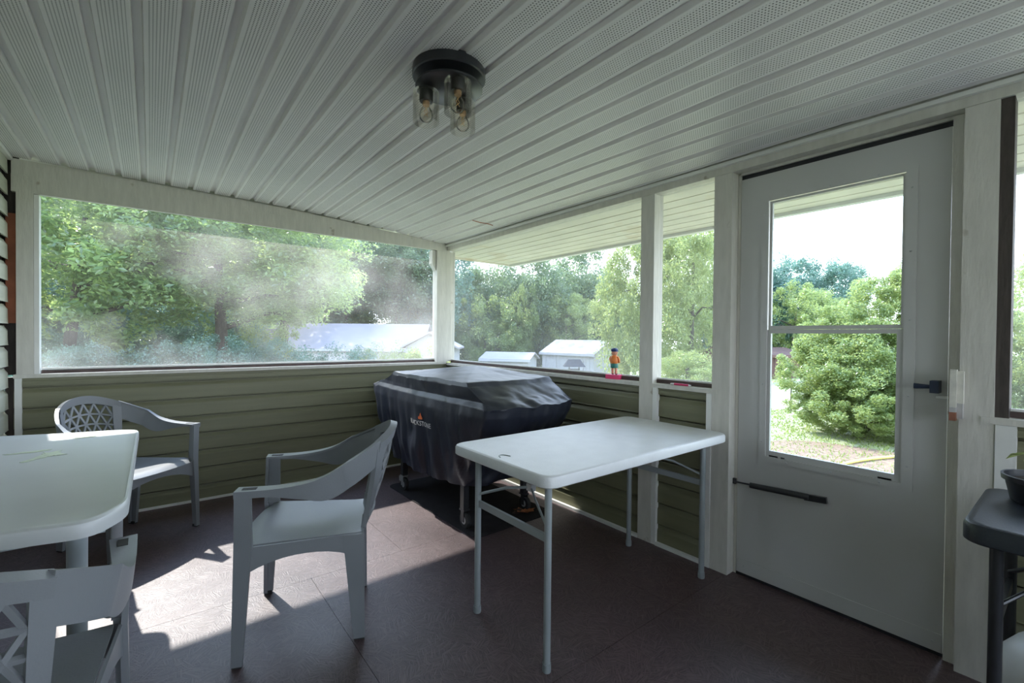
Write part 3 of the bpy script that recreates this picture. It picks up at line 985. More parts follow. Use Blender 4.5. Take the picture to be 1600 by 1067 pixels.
# ------------------------------------------------------------------ pale oblong patio table (left)
pt = empty('patio_table', (-0.35, 2.3, 0.0)); tag(pt, 'pale grey resin patio table with clipped corners and pale marks on top against the house wall', 'table')
outl = [(-0.045, 2.935), (-0.050, 1.675), (-0.115, 1.560), (-0.30, 1.60), (-0.632, 1.70), (-0.632, 3.13), (-0.30, 3.02), (-0.13, 2.985)]
outl = round_poly([(a + 0.35, b - 2.3) for a, b in reversed(outl)], 0.05)
cen = Vector((sum(p[0] for p in outl) / len(outl), sum(p[1] for p in outl) / len(outl)))
def inset(d):
    return [(p[0] + (cen.x - p[0]) / max(0.001, (cen - Vector(p)).length) * d, p[1] + (cen.y - p[1]) / max(0.001, (cen - Vector(p)).length) * d) for p in outl]
mb = MB()
prof = [(0.012, 0.676), (0.0, 0.680), (0.0, 0.708), (0.004, 0.716), (0.012, 0.720), (0.024, 0.7205), (0.032, 0.7185)]
mb.loft([[(x, y, z) for x, y in inset(d)] for d, z in prof])
mb.build('tabletop', M['table_grey'], pt, smooth=35)
for lx, ly in ((-0.165, 1.79), (-0.125, 2.82), (-0.57, 1.86), (-0.57, 2.90)):
    MB().lathe([(0.020, 0.0), (0.022, 0.004), (0.0235, 0.66), (0.028, 0.678)], (lx + 0.35, ly - 2.3, 0), 18).build('leg', M['table_leg'], pt, smooth=40)
mb = MB()
mb.box(-0.24, 0.25, -0.60, -0.57, 0.642, 0.676).box(-0.24, 0.25, 0.57, 0.60, 0.642, 0.676).box(0.22, 0.25, -0.56, 0.56, 0.642, 0.676)
mb.build('under_frame', M['table_leg'], pt, bevel=0.004)
# pale greenish patches on the top: thin flat pieces with ragged outlines
def pale_patch(cx, cy, lx, ly, seed, rot=0.0):
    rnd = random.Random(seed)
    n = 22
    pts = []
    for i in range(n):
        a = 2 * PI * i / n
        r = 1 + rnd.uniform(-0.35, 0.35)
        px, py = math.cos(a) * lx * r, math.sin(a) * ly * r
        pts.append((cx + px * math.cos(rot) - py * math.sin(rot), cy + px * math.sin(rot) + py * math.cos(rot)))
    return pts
M['pale_patch'] = mat('pale_green_mark', (0.66, 0.74, 0.58), 0.3, 0.12, 60.0)
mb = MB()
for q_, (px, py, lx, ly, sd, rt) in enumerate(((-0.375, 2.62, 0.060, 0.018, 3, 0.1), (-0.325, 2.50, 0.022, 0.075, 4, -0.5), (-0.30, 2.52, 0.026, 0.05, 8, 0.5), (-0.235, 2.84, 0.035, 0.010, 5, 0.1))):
    mb.prism([(a + 0.35, b - 2.3) for a, b in pale_patch(px, py, lx, ly, sd, rt)], 0.7196 + 0.0002 * q_, 0.7204 + 0.0003 * q_)
tag(mb.build('tabletop_patches', M['pale_patch'], pt), 'pale greenish patches', kind='stuff')

# ------------------------------------------------------------------ folding tables
def folding_table(name, label, x0, x1, y0, y1, ztop, m_top, m_leg, along='x', thick=0.042, inset_l=0.085, inset_w=0.088):
    t = empty(name, ((x0 + x1) / 2, (y0 + y1) / 2, 0)); tag(t, label, 'table')
    hx, hy = (x1 - x0) / 2, (y1 - y0) / 2
    o = round_poly([(-hx, -hy), (hx, -hy), (hx, hy), (-hx, hy)], 0.055, 7)
    def ins(d):
        return [(p[0] * (hx - d) / hx, p[1] * (hy - d) / hy) for p in o]
    mb = MB()
    mb.loft([[(a, b, z) for a, b in ins(d)] for d, z in ((0.020, ztop - thick + 0.006), (0.004, ztop - thick), (0.0, ztop - thick + 0.004), (0.0, ztop - 0.012), (0.004, ztop - 0.003), (0.010, ztop), (0.020, ztop - 0.0008))])
    mb.build('tabletop', m_top, t, smooth=38)
    L, W = (hx, hy) if along == 'x' else (hy, hx)
    def P(a, b, z):
        return (a, b, z) if along == 'x' else (b, a, z)
    zt = ztop - thick + 0.004
    for s in (-1, 1):
        la = s * (L - inset_l)
        for q in (-1, 1):
            lo = MB().tube([P(la, q * (W - inset_w), 0.012), P(la, q * (W - inset_w), zt)], 0.0135, 12).build('leg', m_leg, t, smooth=40)
            MB().lathe([(0.0155, 0.0), (0.0165, 0.004), (0.0160, 0.030)], P(la, q * (W - inset_w), 0), 12).build('leg_cap', m_leg, lo, smooth=40)
        MB().beam(P(la, -(W - inset_w), zt - 0.215), P(la, W - inset_w, zt - 0.215), 0.012, 0.028).build('cross_bar', m_leg, t, bevel=0.003)
        MB().tube([P(la, -(W - 0.10), zt - 0.01), P(la, W - 0.10, zt - 0.01)], 0.011, 8).build('top_bar', m_leg, t, smooth=40)
        j = P(la - s * 0.11, 0.0, zt - 0.110)
        MB().tube([P(la, W - 0.095, zt - 0.175), P(la - s * 0.055, 0.09, zt - 0.125), j], 0.006, 8).build('brace_rod', m_leg, t, smooth=40)
        MB().tube([P(la, -(W - 0.095), zt - 0.175), P(la - s * 0.055, -0.09, zt - 0.125), j], 0.005, 8).build('brace_rod', m_leg, t, smooth=40)
        MB().beam(j, P(la - s * 0.23, 0.0, zt - 0.004), 0.020, 0.008).build('hinge_brace', m_leg, t, bevel=0.002)
        MB().box(*(sorted((j[0] - 0.012, j[0] + 0.012)) + sorted((j[1] - 0.016, j[1] + 0.016)) + [j[2] - 0.014, j[2] + 0.014])).build('hinge', M['steel'] if m_leg is not M['black_metal'] else m_leg, t, bevel=0.003)
    return t
ft = folding_table('folding_table', 'white moulded folding table on grey tube legs beside the door', 1.030, 2.250, 1.105, 1.725, 0.73, M['table_white'], M['grey_tube'])
# moulded hand mark near its free end
mb = MB()
arc = [(-0.555 + 0.022 * math.cos(a) , 0.0 + 0.045 * math.sin(a) - 0.02, 0.7300) for a in [0.2 + 2.5 * i / 10 for i in range(11)]]
mb.tube(arc, 0.0022, 6).build('hand_mark', M['grey_tube'], ft)
bt_ = folding_table('folding_table', 'black folding table with a plant pot on it, cropped at the right edge', 1.600, 2.070, -0.98, 0.198, 0.745, M['table_black'], M['black_metal'], along='y', thick=0.05, inset_l=0.06, inset_w=0.062)

# ------------------------------------------------------------------ griddle cart and its cover
gc = empty('griddle_cart', (1.79, 2.85, 0.0)); tag(gc, 'black griddle cart on castors hidden under the navy cover', 'grill')
for (x, y) in ((1.545, 3.29), (1.545, 2.42), (2.03, 2.42), (2.03, 3.29)):
    lx, ly = x - 1.79, y - 2.85
    tall = 0.60
    lg = MB().box(lx - 0.02, lx + 0.02, ly - 0.02, ly + 0.02, 0.118, tall).build('leg', M['black_metal'], gc, bevel=0.003)
    front = (x < 1.6 and y > 3)
    mb = MB()
    mb.box(lx - 0.022, lx + 0.022, ly - 0.028, ly + 0.028, 0.108, 0.1175)
    mb.box(lx - 0.020, lx - 0.016, ly - 0.020, ly + 0.012, 0.040, 0.1075).box(lx + 0.016, lx + 0.020, ly - 0.020, ly + 0.012, 0.040, 0.1075)
    if front:
        mb.box(lx - 0.024, lx + 0.016, ly + 0.014, ly + 0.040, 0.070, 0.1075)
    c = mb.build('castor', M['steel'] if front else M['black_metal'], gc, bevel=0.001)
    def wheel(nm, rr, ww, mm):
        prof = [(rr * 0.55, -ww), (rr * 0.92, -ww), (rr, -ww * 0.6), (rr, ww * 0.6), (rr * 0.92, ww), (rr * 0.55, ww)]
        rings = [[(lx + z, ly - 0.012 + r * math.cos(k * 2 * PI / 20), 0.050 + r * math.sin(k * 2 * PI / 20)) for k in range(20)] for r, z in prof]
        MB().loft(rings).build(nm, mm, c, smooth=40)
    wheel('wheel', 0.050, 0.0145, M['rubber'])
    wheel('hub', 0.026, 0.0155, M['steel'])
MB().box(-0.27, 0.27, -0.47, 0.47, 0.30, 0.33).build('lower_shelf', M['black_metal'], gc, bevel=0.004)
MB().box(-0.27, 0.27, -0.47, 0.47, 0.60, 0.80).build('firebox', M['black_metal'], gc, bevel=0.01)
MB().box(-0.25, 0.25, -0.50, 0.46, 0.801, 0.86).build('griddle_plate', M['black_metal'], gc, bevel=0.01)
MB().box(-0.24, 0.25, -0.74, -0.48, 0.735, 0.755).build('side_shelf', M['black_metal'], gc, bevel=0.004)
MB().box(-0.24, 0.25, 0.48, 0.78, 0.735, 0.755).build('side_shelf', M['black_metal'], gc, bevel=0.004)

NP = 260
KEY = [  # z, x0, x1, y0, y1, rounding, fold amount
    (0.285, 1.450, 2.125, 2.265, 3.490, 0.55, 0.020),
    (0.45, 1.432, 2.135, 2.165, 3.600, 0.50, 0.020),
    (0.62, 1.420, 2.150, 2.055, 3.700, 0.40, 0.016),
    (0.735, 1.415, 2.160, 1.995, 3.755, 0.34, 0.012),
    (0.795, 1.420, 2.160, 1.985, 3.765, 0.32, 0.007),
    (0.822, 1.440, 2.150, 2.040, 3.710, 0.30, 0.008),
    (0.845, 1.440, 2.145, 2.110, 3.520, 0.22, 0.010),
    (0.900, 1.436, 2.135, 2.225, 3.345, 0.16, 0.004),
    (0.924, 1.445, 2.130, 2.250, 3.315, 0.16, 0.002),
    (0.936, 1.560, 2.080, 2.420, 3.180, 0.2, 0.003),
    (0.962, 1.780, 2.020, 2.680, 3.020, 0.3, 0.003),
    (0.974, 1.890, 1.940, 2.820, 2.900, 0.5, 0.0),
]
def ring_at(kf):
    i = min(int(kf), len(KEY) - 2)
    t = kf - i
    a, b = KEY[i], KEY[i + 1]
    return [a[j] * (1 - t) + b[j] * t for j in range(7)]
mb = MB()
rings = []
nk = 8
for q in range((len(KEY) - 1) * nk + 1):
    z, x0, x1, y0, y1, rd, am = ring_at(q / nk)
    ring = []
    for k in range(NP):
        s = 4.0 * k / NP
        e = int(s)
        f = s - e
        u, v = ((-1, 1 - 2 * f), (-1 + 2 * f, -1), (1, -1 + 2 * f), (1 - 2 * f, 1))[e]
        uu, vv = u * math.sqrt(1 - v * v * rd * 0.5), v * math.sqrt(1 - u * u * rd * 0.5)
        x = (x0 + x1) / 2 + uu * (x1 - x0) / 2
        y = (y0 + y1) / 2 + vv * (y1 - y0) / 2
        fold = noise.noise(Vector((x * 9, y * 9, z * 0.9))) + 0.5 * noise.noise(Vector((x * 19, y * 19, z * 2.5 + 9)))
        cr = noise.noise(Vector((x * 7 + 3, y * 7, z * 8))) * 0.6
        low = max(0.0, min(1.0, (0.85 - z) / 0.4))
        dd = am * (1.7 * fold * (0.55 + 0.45 * low) + cr) + 0.012 * low * math.sin(x * 70 + y * 58 + 2 * fold) * (0.5 + 0.5 * noise.noise(Vector((x * 3, y * 3, 4))))
        n = Vector((uu if abs(u) > 0.98 else uu * 0.2, vv if abs(v) > 0.98 else vv * 0.2, 0)).normalized()
        zz = z
        if z < 0.5:
            zz -= (0.5 - z) / 0.21 * (0.022 * math.sin(2.4 * s + 0.6) + 0.012 * noise.noise(Vector((s * 3, 1, 1))))
        ends = max(0.0, abs(y - 2.82) - 0.52) if z > 0.78 else 0.0
        zz += min(0.020, ends * 0.05) * (noise.noise(Vector((x * 7, y * 9, 2.2))) + 0.45 * noise.noise(Vector((x * 17 + y * 9, y * 15, 5.1)))) * 1.35
        zz += 0.009 * noise.noise(Vector((x * 5, y * 4, 1))) + 0.003 * noise.noise(Vector((x * 16, y * 12, 7))) if z > 0.9 else 0.0
        ring.append((x + n.x * dd, y + n.y * dd, zz))
    rings.append(ring)
mb.loft(rings, caps=False)
mb.b.faces.new([v for v in list(mb.b.verts)[-NP:]])
bmesh.ops.recalc_face_normals(mb.b, faces=mb.b.faces)
bvh = BVHTree.FromBMesh(mb.b)
cover = mb.build('grill_cover', M['cover'], None, smooth=60)
tag(cover, 'navy-black cloth cover draped over the griddle in the corner', 'grill cover')
def press(me, off):
    for v in me.vertices:
        h = bvh.ray_cast(Vector((1.0, v.co.y, v.co.z)), Vector((1, 0, 0)))
        if h[0] is not None:
            v.co.x = h[0].x - off - max(0.0, 1.41 - v.co.x) * 0.0
tx = bpy.data.curves.new('lettering', 'FONT')
tx.body = 'BLACKSTONE'
tx.size = 0.045
tx.align_x = 'CENTER'
tx.space_character = 1.02
tx.resolution_u = 2
tmp = bpy.data.objects.new('lettering', tx)
COL.objects.link(tmp)
dg = bpy.context.evaluated_depsgraph_get()
tme = bpy.data.meshes.new_from_object(tmp.evaluated_get(dg))
bpy.data.objects.remove(tmp)
bm_ = bmesh.new(); bm_.from_mesh(tme)
bmesh.ops.triangulate(bm_, faces=bm_.faces)
bmesh.ops.subdivide_edges(bm_, edges=[e for e in bm_.edges if e.calc_length() > 0.008], cuts=3)
bmesh.ops.triangulate(bm_, faces=bm_.faces)
bm_.to_mesh(tme); bm_.free()
for v in tme.vertices:
    # text runs from +y (left as seen) to -y, upright in z
    v.co = Vector((1.40, 2.775 - v.co.x * 1.0, 0.598 + v.co.y))
press(tme, 0.005)
tme.materials.clear(); tme.materials.append(M['print_white'])
link('lettering', tme, cover)
def flame(pts, m):
    mb = MB()
    v = [mb.b.verts.new((1.40, 2.765 - a, 0.641 + c)) for a, c in pts]
    mb.b.faces.new(v)
    o = mb.build('flame_emblem', m, cover)
    press(o.data, 0.0055)
flame([(-0.020, 0.0), (-0.024, 0.012), (-0.014, 0.022), (-0.010, 0.012), (-0.004, 0.034), (0.004, 0.046), (0.006, 0.028), (0.014, 0.020), (0.012, 0.012), (0.020, 0.016), (0.020, 0.004), (0.014, 0.0)], M['print_orange'])

mt = MB().prism(round_poly([(1.50, 2.235), (2.16, 2.25), (2.17, 3.47), (1.48, 3.46)], 0.07), 0.0005, 0.004).build('floor_mat', M['mat'])
tag(mt, 'thin dark floor mat lying under the covered griddle cart', 'mat')
for i, (x, y, r, m_, lab) in enumerate(((1.99, 2.36, 0.075, 'dry_leaf', 'curled orange-brown dry leaf on the floor by the rear castor'), (1.93, 2.375, 0.050, 'dry_leaf_dark', 'dark shrivelled leaf on the floor before the rear castor'), (2.09, 2.315, 0.045, 'dry_leaf_dark', 'narrow dark leaf curl nearest the right wall baseboard'))):
    mb = MB()
    rnd = random.Random(i + 20)
    n = 14
    ring = []
    for k in range(n):
        a = 2 * PI * k / n
        rr = r * (0.75 + 0.35 * (k % 2) * rnd.uniform(0.4, 1))
        ring.append((math.cos(a) * rr, math.sin(a) * rr * 0.55, 0.010 + 0.012 * rnd.random() + 0.012 * abs(math.cos(a))))
    c = mb.b.verts.new((0, 0, 0.0055))
    vs_ = [mb.b.verts.new(p) for p in ring]
    for k in range(n):
        mb.b.faces.new((c, vs_[k], vs_[(k + 1) % n]))
    o = mb.build('dry_leaf', M[m_])
    o.location = (x, y, 0.002)
    o.rotation_euler = (0, 0, -0.7 + i)
    tag(o, lab, 'leaf', 'dry leaves by the castor')

# ------------------------------------------------------------------ ceiling light
cz = zc(0.89)
lt = empty('ceiling_light', (0.879, 1.508, cz)); tag(lt, 'black three-shade flush ceiling light with clear glass cylinders', 'ceiling light')
MB().lathe([(0.132, -0.032), (0.136, -0.028), (0.136, -0.003), (0.134, 0.008)], (0, 0, 0), 48).build('canopy', M['black_metal'], lt, smooth=40)
MB().lathe([(0.060, -0.060), (0.060, -0.0325)], (0, 0, 0), 28).build('hub', M['black_metal'], lt, smooth=40)
MB().lathe([(0.122, -0.068), (0.125, -0.066), (0.125, -0.0605), (0.122, -0.0604)], (0, 0, 0), 48).build('plate', M['black_metal'], lt, smooth=40)
for k in range(3):
    a = math.radians(-99 + 120 * k)
    c = (0.086 * math.cos(a), 0.086 * math.sin(a), 0)
    sk = MB().lathe([(0.024, -0.112), (0.026, -0.108), (0.026, -0.072), (0.034, -0.0685)], c, 20).build('socket', M['black_metal'], lt, smooth=40)
    MB().lathe([(0.013, -0.126), (0.0135, -0.1125)], c, 16).build('bulb_base', M['brass'], sk, smooth=40)
    mb = MB()
    ra, ri = 0.0490, 0.0468
    mb.lathe([(0.030, -0.0715), (ra - 0.006, -0.0715), (ra, -0.078), (ra, -0.190), (ri + 0.001, -0.1915), (ri, -0.190), (ri, -0.080), (0.030, -0.0735)], c, 36, caps=False)
    mb.build('glass_shade', M['shade_glass'], lt, smooth=50)
    mb = MB()
    mb.lathe([(0.012, -0.124), (0.013, -0.132), (0.022, -0.146), (0.0265, -0.162), (0.024, -0.176), (0.015, -0.185), (0.002, -0.188)], c, 20, caps=False)
    bl = mb.build('bulb', M['bulb_glass'], sk, smooth=60)
    mb = MB()
    for q in (-1, 1):
        mb.tube([(c[0] - 0.006 * q, c[1], -0.130), (c[0] + 0.008 * q, c[1] + 0.002 * q, -0.150), (c[0] - 0.008 * q, c[1], -0.166)], 0.0011, 5)
    mb.build('filament', M['filament'], sk)

# ------------------------------------------------------------------ small things
tf = empty('toy_figurine', (2.318, 1.880, 0.9352), math.radians(100)); tag(tf, 'small toy boy with blue cap, orange shirt and green shorts on the sill', 'figurine')
MB().box(-0.048, 0.048, -0.026, 0.026, 0.0, 0.028).build('base', M['toy_pink'], tf, bevel=0.004)
mb = MB()
for s in (-1, 1):
    mb.lathe([(0.0075, 0.034), (0.0085, 0.06), (0.010, 0.078)], (s * 0.012, 0, 0), 10)
mb.build('legs', M['skin'], tf, smooth=50)
for s in (-1, 1):
    MB().sphere((s * 0.012, -0.004, 0.033), 0.009, (0.9, 1.4, 0.55), 10, 6).build('shoe', M['toy_dark'], tf, smooth=60)
MB().lathe([(0.022, 0.070), (0.024, 0.074), (0.024, 0.094), (0.022, 0.098)], (0, 0, 0), 16).build('shorts', M['toy_green'], tf, smooth=40)
MB().lathe([(0.022, 0.0985), (0.027, 0.112), (0.027, 0.130), (0.018, 0.146), (0.010, 0.150)], (0, 0, 0), 18).build('shirt', M['toy_orange'], tf, smooth=50)
for s in (-1, 1):
    MB().tube([(s * 0.020, 0, 0.142), (s * 0.030, -0.002, 0.125), (s * 0.029, -0.008, 0.104)], [0.008, 0.0075, 0.006], 8).build('arm', M['toy_orange'], tf, smooth=50)
MB().sphere((0, 0, 0.166), 0.0195, (1, 0.95, 1.08), 16, 10).build('head', M['skin'], tf, smooth=60)
MB().sphere((0, -0.0195, 0.165), 0.004, (1, 1, 1), 8, 6).build('nose', M['skin'], tf, smooth=60)
for s in (-1, 1):
    MB().sphere((s * 0.008, -0.0175, 0.170), 0.0028, (1, 0.6, 1), 8, 6).build('eye', M['toy_dark'], tf, smooth=60)
    MB().sphere((s * 0.0195, 0, 0.165), 0.0048, (0.6, 1, 1), 8, 6).build('ear', M['skin'], tf, smooth=60)
MB().lathe([(0.0205, 0.174), (0.0225, 0.178), (0.0225, 0.190), (0.012, 0.196), (0.002, 0.197)], (0, 0, 0), 18).build('cap', M['toy_blue'], tf, smooth=45)
MB().box(-0.014, 0.014, -0.034, -0.019, 0.175, 0.178).build('cap_brim', M['toy_blue'], tf, bevel=0.001)

pn = empty('pen', (2.303, 1.405, 0.9353)); tag(pn, 'pink-barrelled pen lying on the short sill between the two posts', 'pen')
MB().tube([(0, -0.048, 0.006), (0, 0.038, 0.006)], 0.006, 10).build('barrel', M['pen_pink'], pn, smooth=50)
MB().tube([(0, 0.0385, 0.006), (0, 0.058, 0.006), (0, 0.064, 0.006)], [0.0055, 0.005, 0.002], 10).build('cap', M['pen_clear'], pn, smooth=50)
MB().tube([(0, -0.0485, 0.006), (0, -0.062, 0.006)], [0.005, 0.0025], 10).build('tip', M['pen_clear'], pn, smooth=50)

sc_ = MB().box(2.300, 2.309, 0.088, 0.104, 0.762, 0.800).hexa([(2.302, 0.090, 0.80), (2.308, 0.090, 0.80), (2.308, 0.094, 0.80), (2.302, 0.094, 0.80)], [(2.302, 0.097, 0.812), (2.308, 0.097, 0.812), (2.308, 0.1, 0.812), (2.302, 0.1, 0.812)]).build('wall_clip', M['scrap'], None, bevel=0.001)
tag(sc_, 'tiny white clip on the olive siding above the black table', 'clip')

pp = empty('plant_pot', (1.955, 0.070, 0.7455)); tag(pp, 'black plastic pot of green leaves on the black table', 'potted plant')
MB().lathe([(0.066, 0.0), (0.070, 0.004), (0.081, 0.058), (0.088, 0.060), (0.089, 0.074), (0.083, 0.074), (0.080, 0.056)], (0, 0, 0), 28).build('pot', M['pot'], pp, smooth=40)
MB().lathe([(0.0795, 0.056), (0.060, 0.060), (0.003, 0.064)], (0, 0, 0), 20).build('soil', M['soil'], pp, smooth=50)
rnd = random.Random(5)
for k in range(13):
    a = rnd.uniform(0, 2 * PI)
    h = rnd.uniform(0.025, 0.08)
    r = rnd.uniform(0.01, 0.05)
    base_ = Vector((0.02 * math.cos(a), 0.02 * math.sin(a), 0.060))
    tip = Vector((r * math.cos(a), r * math.sin(a), 0.060 + h))
    st = MB().tube([base_, base_.lerp(tip, 0.6) + Vector((0, 0, 0.015)), tip], 0.0016, 5).build('stem', M['leaf_light'], pp)
    mb = MB()
    d = Vector((math.cos(a), math.sin(a), -0.25)).normalized()
    sd = d.cross(Vector((0, 0, 1))).normalized()
    L_ = 0.040
    ring = [tip, tip + d * L_ * 0.35 + sd * 0.018, tip + d * L_ * 0.7 + sd * 0.013, tip + d * L_ + Vector((0, 0, -0.012)), tip + d * L_ * 0.7 - sd * 0.013, tip + d * L_ * 0.35 - sd * 0.018]
    cv = mb.b.verts.new(tip + d * L_ * 0.5 + Vector((0, 0, -0.006)))
    vv = [mb.b.verts.new(p) for p in ring]
    for i in range(6):
        mb.b.faces.new((cv, vv[i], vv[(i + 1) % 6]))
    mb.build('leaf', M['leaf_light'], st)

tk = empty('gas_cylinder', (1.90, 0.0, 0.0)); tk.scale = (1, 1, 1.26); tag(tk, 'worn white gas cylinder with chipped paint on the floor below the black table', 'gas cylinder')
MB().lathe([(0.100, 0.0), (0.102, 0.004), (0.102, 0.030), (0.10, 0.032)], (0, 0, 0), 32).build('foot_ring', M['tank'], tk, smooth=40)
MB().lathe([(0.060, 0.020), (0.120, 0.040), (0.150, 0.075), (0.156, 0.11), (0.156, 0.225), (0.150, 0.262), (0.120, 0.296), (0.070, 0.315), (0.012, 0.321)], (0, 0, 0), 44).build('body', M['tank'], tk, smooth=50)
mb = MB()
rings = []
for k in range(13):
    a = math.radians(100 + 130 * k / 12)
    c_, s_ = math.cos(a), math.sin(a)
    rings.append([(0.1565 * c_, 0.1565 * s_, 0.10), (0.1578 * c_, 0.1578 * s_, 0.10), (0.1578 * c_, 0.1578 * s_, 0.21), (0.1565 * c_, 0.1565 * s_, 0.21)])
mb.loft(rings)
tag(mb.build('paper_label', M['tank_label'], tk, smooth=40), 'grey printed safety label')
rings = []
mb = MB()
for k in range(25):
    a = math.radians(-130 + 260 * k / 24)
    c_, s_ = math.cos(a), math.sin(a)
    rings.append([(0.098 * c_, 0.098 * s_, 0.304), (0.101 * c_, 0.101 * s_, 0.304), (0.101 * c_, 0.101 * s_, 0.43), (0.098 * c_, 0.098 * s_, 0.43)])
mb.loft(rings).build('collar', M['tank'], tk, smooth=40)
mb = MB().lathe([(0.016, 0.3205), (0.016, 0.37), (0.010, 0.372), (0.010, 0.385), (0.03, 0.387), (0.03, 0.402), (0.01, 0.404)], (0, 0, 0), 16)
mb.build('valve', M['brass'], tk, smooth=40)

# ------------------------------------------------------------------ outdoors: ground
def ground_mesh(name, m, xs_, ys_, dz=0.0):
    mb = MB()
    V_ = [[mb.b.verts.new((x, y, ground_z(x, y) + dz)) for x in xs_] for y in ys_]
    for j in range(len(ys_) - 1):
        for i in range(len(xs_) - 1):
            mb.b.faces.new((V_[j][i], V_[j][i + 1], V_[j + 1][i + 1], V_[j + 1][i]))
    return mb.build(name, m, None)
g = ground_mesh('ground', M['grass'], [-380, -70, -30, -12, -4, 0, 4, 8, 14, 24, 45, 90, 380], [-380, -60, -25, -8, 0, 3, 5.5, 6.5, 7.5, 8.5, 9.5, 12, 20, 35, 42, 60, 100, 380])
tag(g, kind='structure')
def flat_patch(name, poly, m, label, cat, dz=0.012):
    mb = MB()
    v = [mb.b.verts.new((x, y, ground_z(x, y) + dz)) for x, y in poly]
    f = mb.b.faces.new(v)
    o = mb.build(name, m, None)
    return o
dv = flat_patch('driveway', [(11.0, 9.0), (14.0, 9.5), (15.6, 5.2), (22, -2), (19, -4), (13.2, 4.6)], M['gravel'], None, None)
tag(dv, kind='structure')
ml = flat_patch('mulch_bed', round_poly([(5.4, 3.3), (8.6, 3.3), (8.9, 1.2), (6.6, 0.4), (5.2, 1.5)], 0.9), M['mulch'], None, None, 0.01)
tag(ml, kind='structure')

pat = flat_patch('bounce_patio', [(-8, -2.62), (9, -2.62), (9, -11), (-8, -11)], M['gravel'], None, None, 0.02)  # pale ground out of view, added to bounce daylight into the porch
tag(pat, kind='structure')
# grass blades near the porch (nobody could count them)
rs = np.random.RandomState(3)
n = 26000
gx = 2.9 + 9.0 * rs.rand(n) ** 1.3
gy = -1.0 + 7.5 * rs.rand(n)
h = 0.020 + 0.040 * rs.rand(n)
w = 0.004 + 0.004 * rs.rand(n) + 0.0012 * (gx - 2.9)
a = rs.rand(n) * 6.283
lx = rs.randn(n) * 0.03
ly = rs.randn(n) * 0.03
base_z = np.full(n, -0.5) - 0.107 * np.clip(gy - 5.5, 0, None) * np.clip((gy - 5.5) / 4, 0, 1)
co = np.empty((n, 3, 3))
co[:, 0] = np.stack([gx - np.cos(a) * w, gy - np.sin(a) * w, base_z], 1)
co[:, 1] = np.stack([gx + np.cos(a) * w, gy + np.sin(a) * w, base_z], 1)
co[:, 2] = np.stack([gx + lx, gy + ly, base_z + h], 1)
me = bpy.data.meshes.new('lawn_grass')
me.from_pydata(co.reshape(-1, 3).tolist(), [], np.arange(n * 3).reshape(-1, 3).tolist())
me.materials.append(M['blade'])
tag(link('lawn_grass', me), 'short sunlit grass growing on the lawn outside the door', 'grass', kind='stuff')

# ------------------------------------------------------------------ foliage
def foliage_mesh(name, m, clumps, per, leaf, seed, squash=1.0, hollow=0.55, spread=0.20, dense_bottom=False):
    """leaf rhombs around clump centres inside a unit ball"""
    r = np.random.RandomState(seed)
    d = r.randn(clumps, 3)
    d /= np.linalg.norm(d, axis=1)[:, None]
    rad = hollow + (1 - hollow) * r.rand(clumps) ** 0.6
    c = d * rad[:, None]
    c[:, 2] *= squash
    N_ = clumps * per
    p = np.repeat(c, per, 0)
    sp = spread * (0.6 + 0.8 * np.repeat(r.rand(clumps), per))
    q = r.randn(N_, 3)
    q /= np.maximum(0.3, np.linalg.norm(q, axis=1))[:, None]
    p = p + q * (sp * r.rand(N_) ** 0.45)[:, None]
    nrm = r.randn(N_, 3) * 0.75 + q * 0.5
    nrm[:, 2] += 0.45
    nrm /= np.linalg.norm(nrm, axis=1)[:, None]
    t = r.randn(N_, 3)
    t -= nrm * (t * nrm).sum(1)[:, None]
    t /= np.linalg.norm(t, axis=1)[:, None]
    b = np.cross(nrm, t)
    L_ = leaf * (0.6 + 0.8 * r.rand(N_))[:, None]
    fold = nrm * L_ * 0.10
    v = np.empty((N_, 4, 3))
    v[:, 0] = p - t * L_
    v[:, 1] = p + b * L_ * 0.48 + fold
    v[:, 2] = p + t * L_
    v[:, 3] = p - b * L_ * 0.48 + fold
    me = bpy.data.meshes.new(name)
    me.from_pydata(v.reshape(-1, 3).tolist(), [], np.arange(N_ * 4).reshape(-1, 4).tolist())
    me.materials.append(m)
    return me

F = {
    'near': [foliage_mesh('foliage', M['leaf_near'], 95, 190, 0.024, s, 0.9, 0.35, 0.15) for s in (11, 12)],
    'mid': [foliage_mesh('foliage', M['leaf_mid'], 75, 190, 0.027, s, 1.0, 0.5, 0.17) for s in (21, 22)],
    'far': [foliage_mesh('foliage', M['leaf_far'], 110, 190, 0.027, s, 1.0, 0.35, 0.20) for s in (31, 32)],
    'light': [foliage_mesh('foliage', M['leaf_light'], 85, 180, 0.024, s, 0.95, 0.5, 0.17) for s in (41, 42)],
    'teal': [foliage_mesh('foliage', M['leaf_teal'], 85, 170, 0.026, s, 0.95, 0.5, 0.19) for s in (51, 52)],
}
for k_ in list(F):
    for me in F[k_]:
        pass
FINE = [foliage_mesh('foliage', M['leaf_mid'], 110, 170, 0.018, s, 0.85, 0.45, 0.14) for s in (61, 62)]
FINE_T = [foliage_mesh('foliage', M['leaf_teal'], 110, 170, 0.020, s, 0.85, 0.45, 0.15) for s in (71, 72)]
FINE_L = [foliage_mesh('foliage', M['leaf_light'], 130, 230, 0.024, s, 0.95, 0.45, 0.15) for s in (81, 82)]

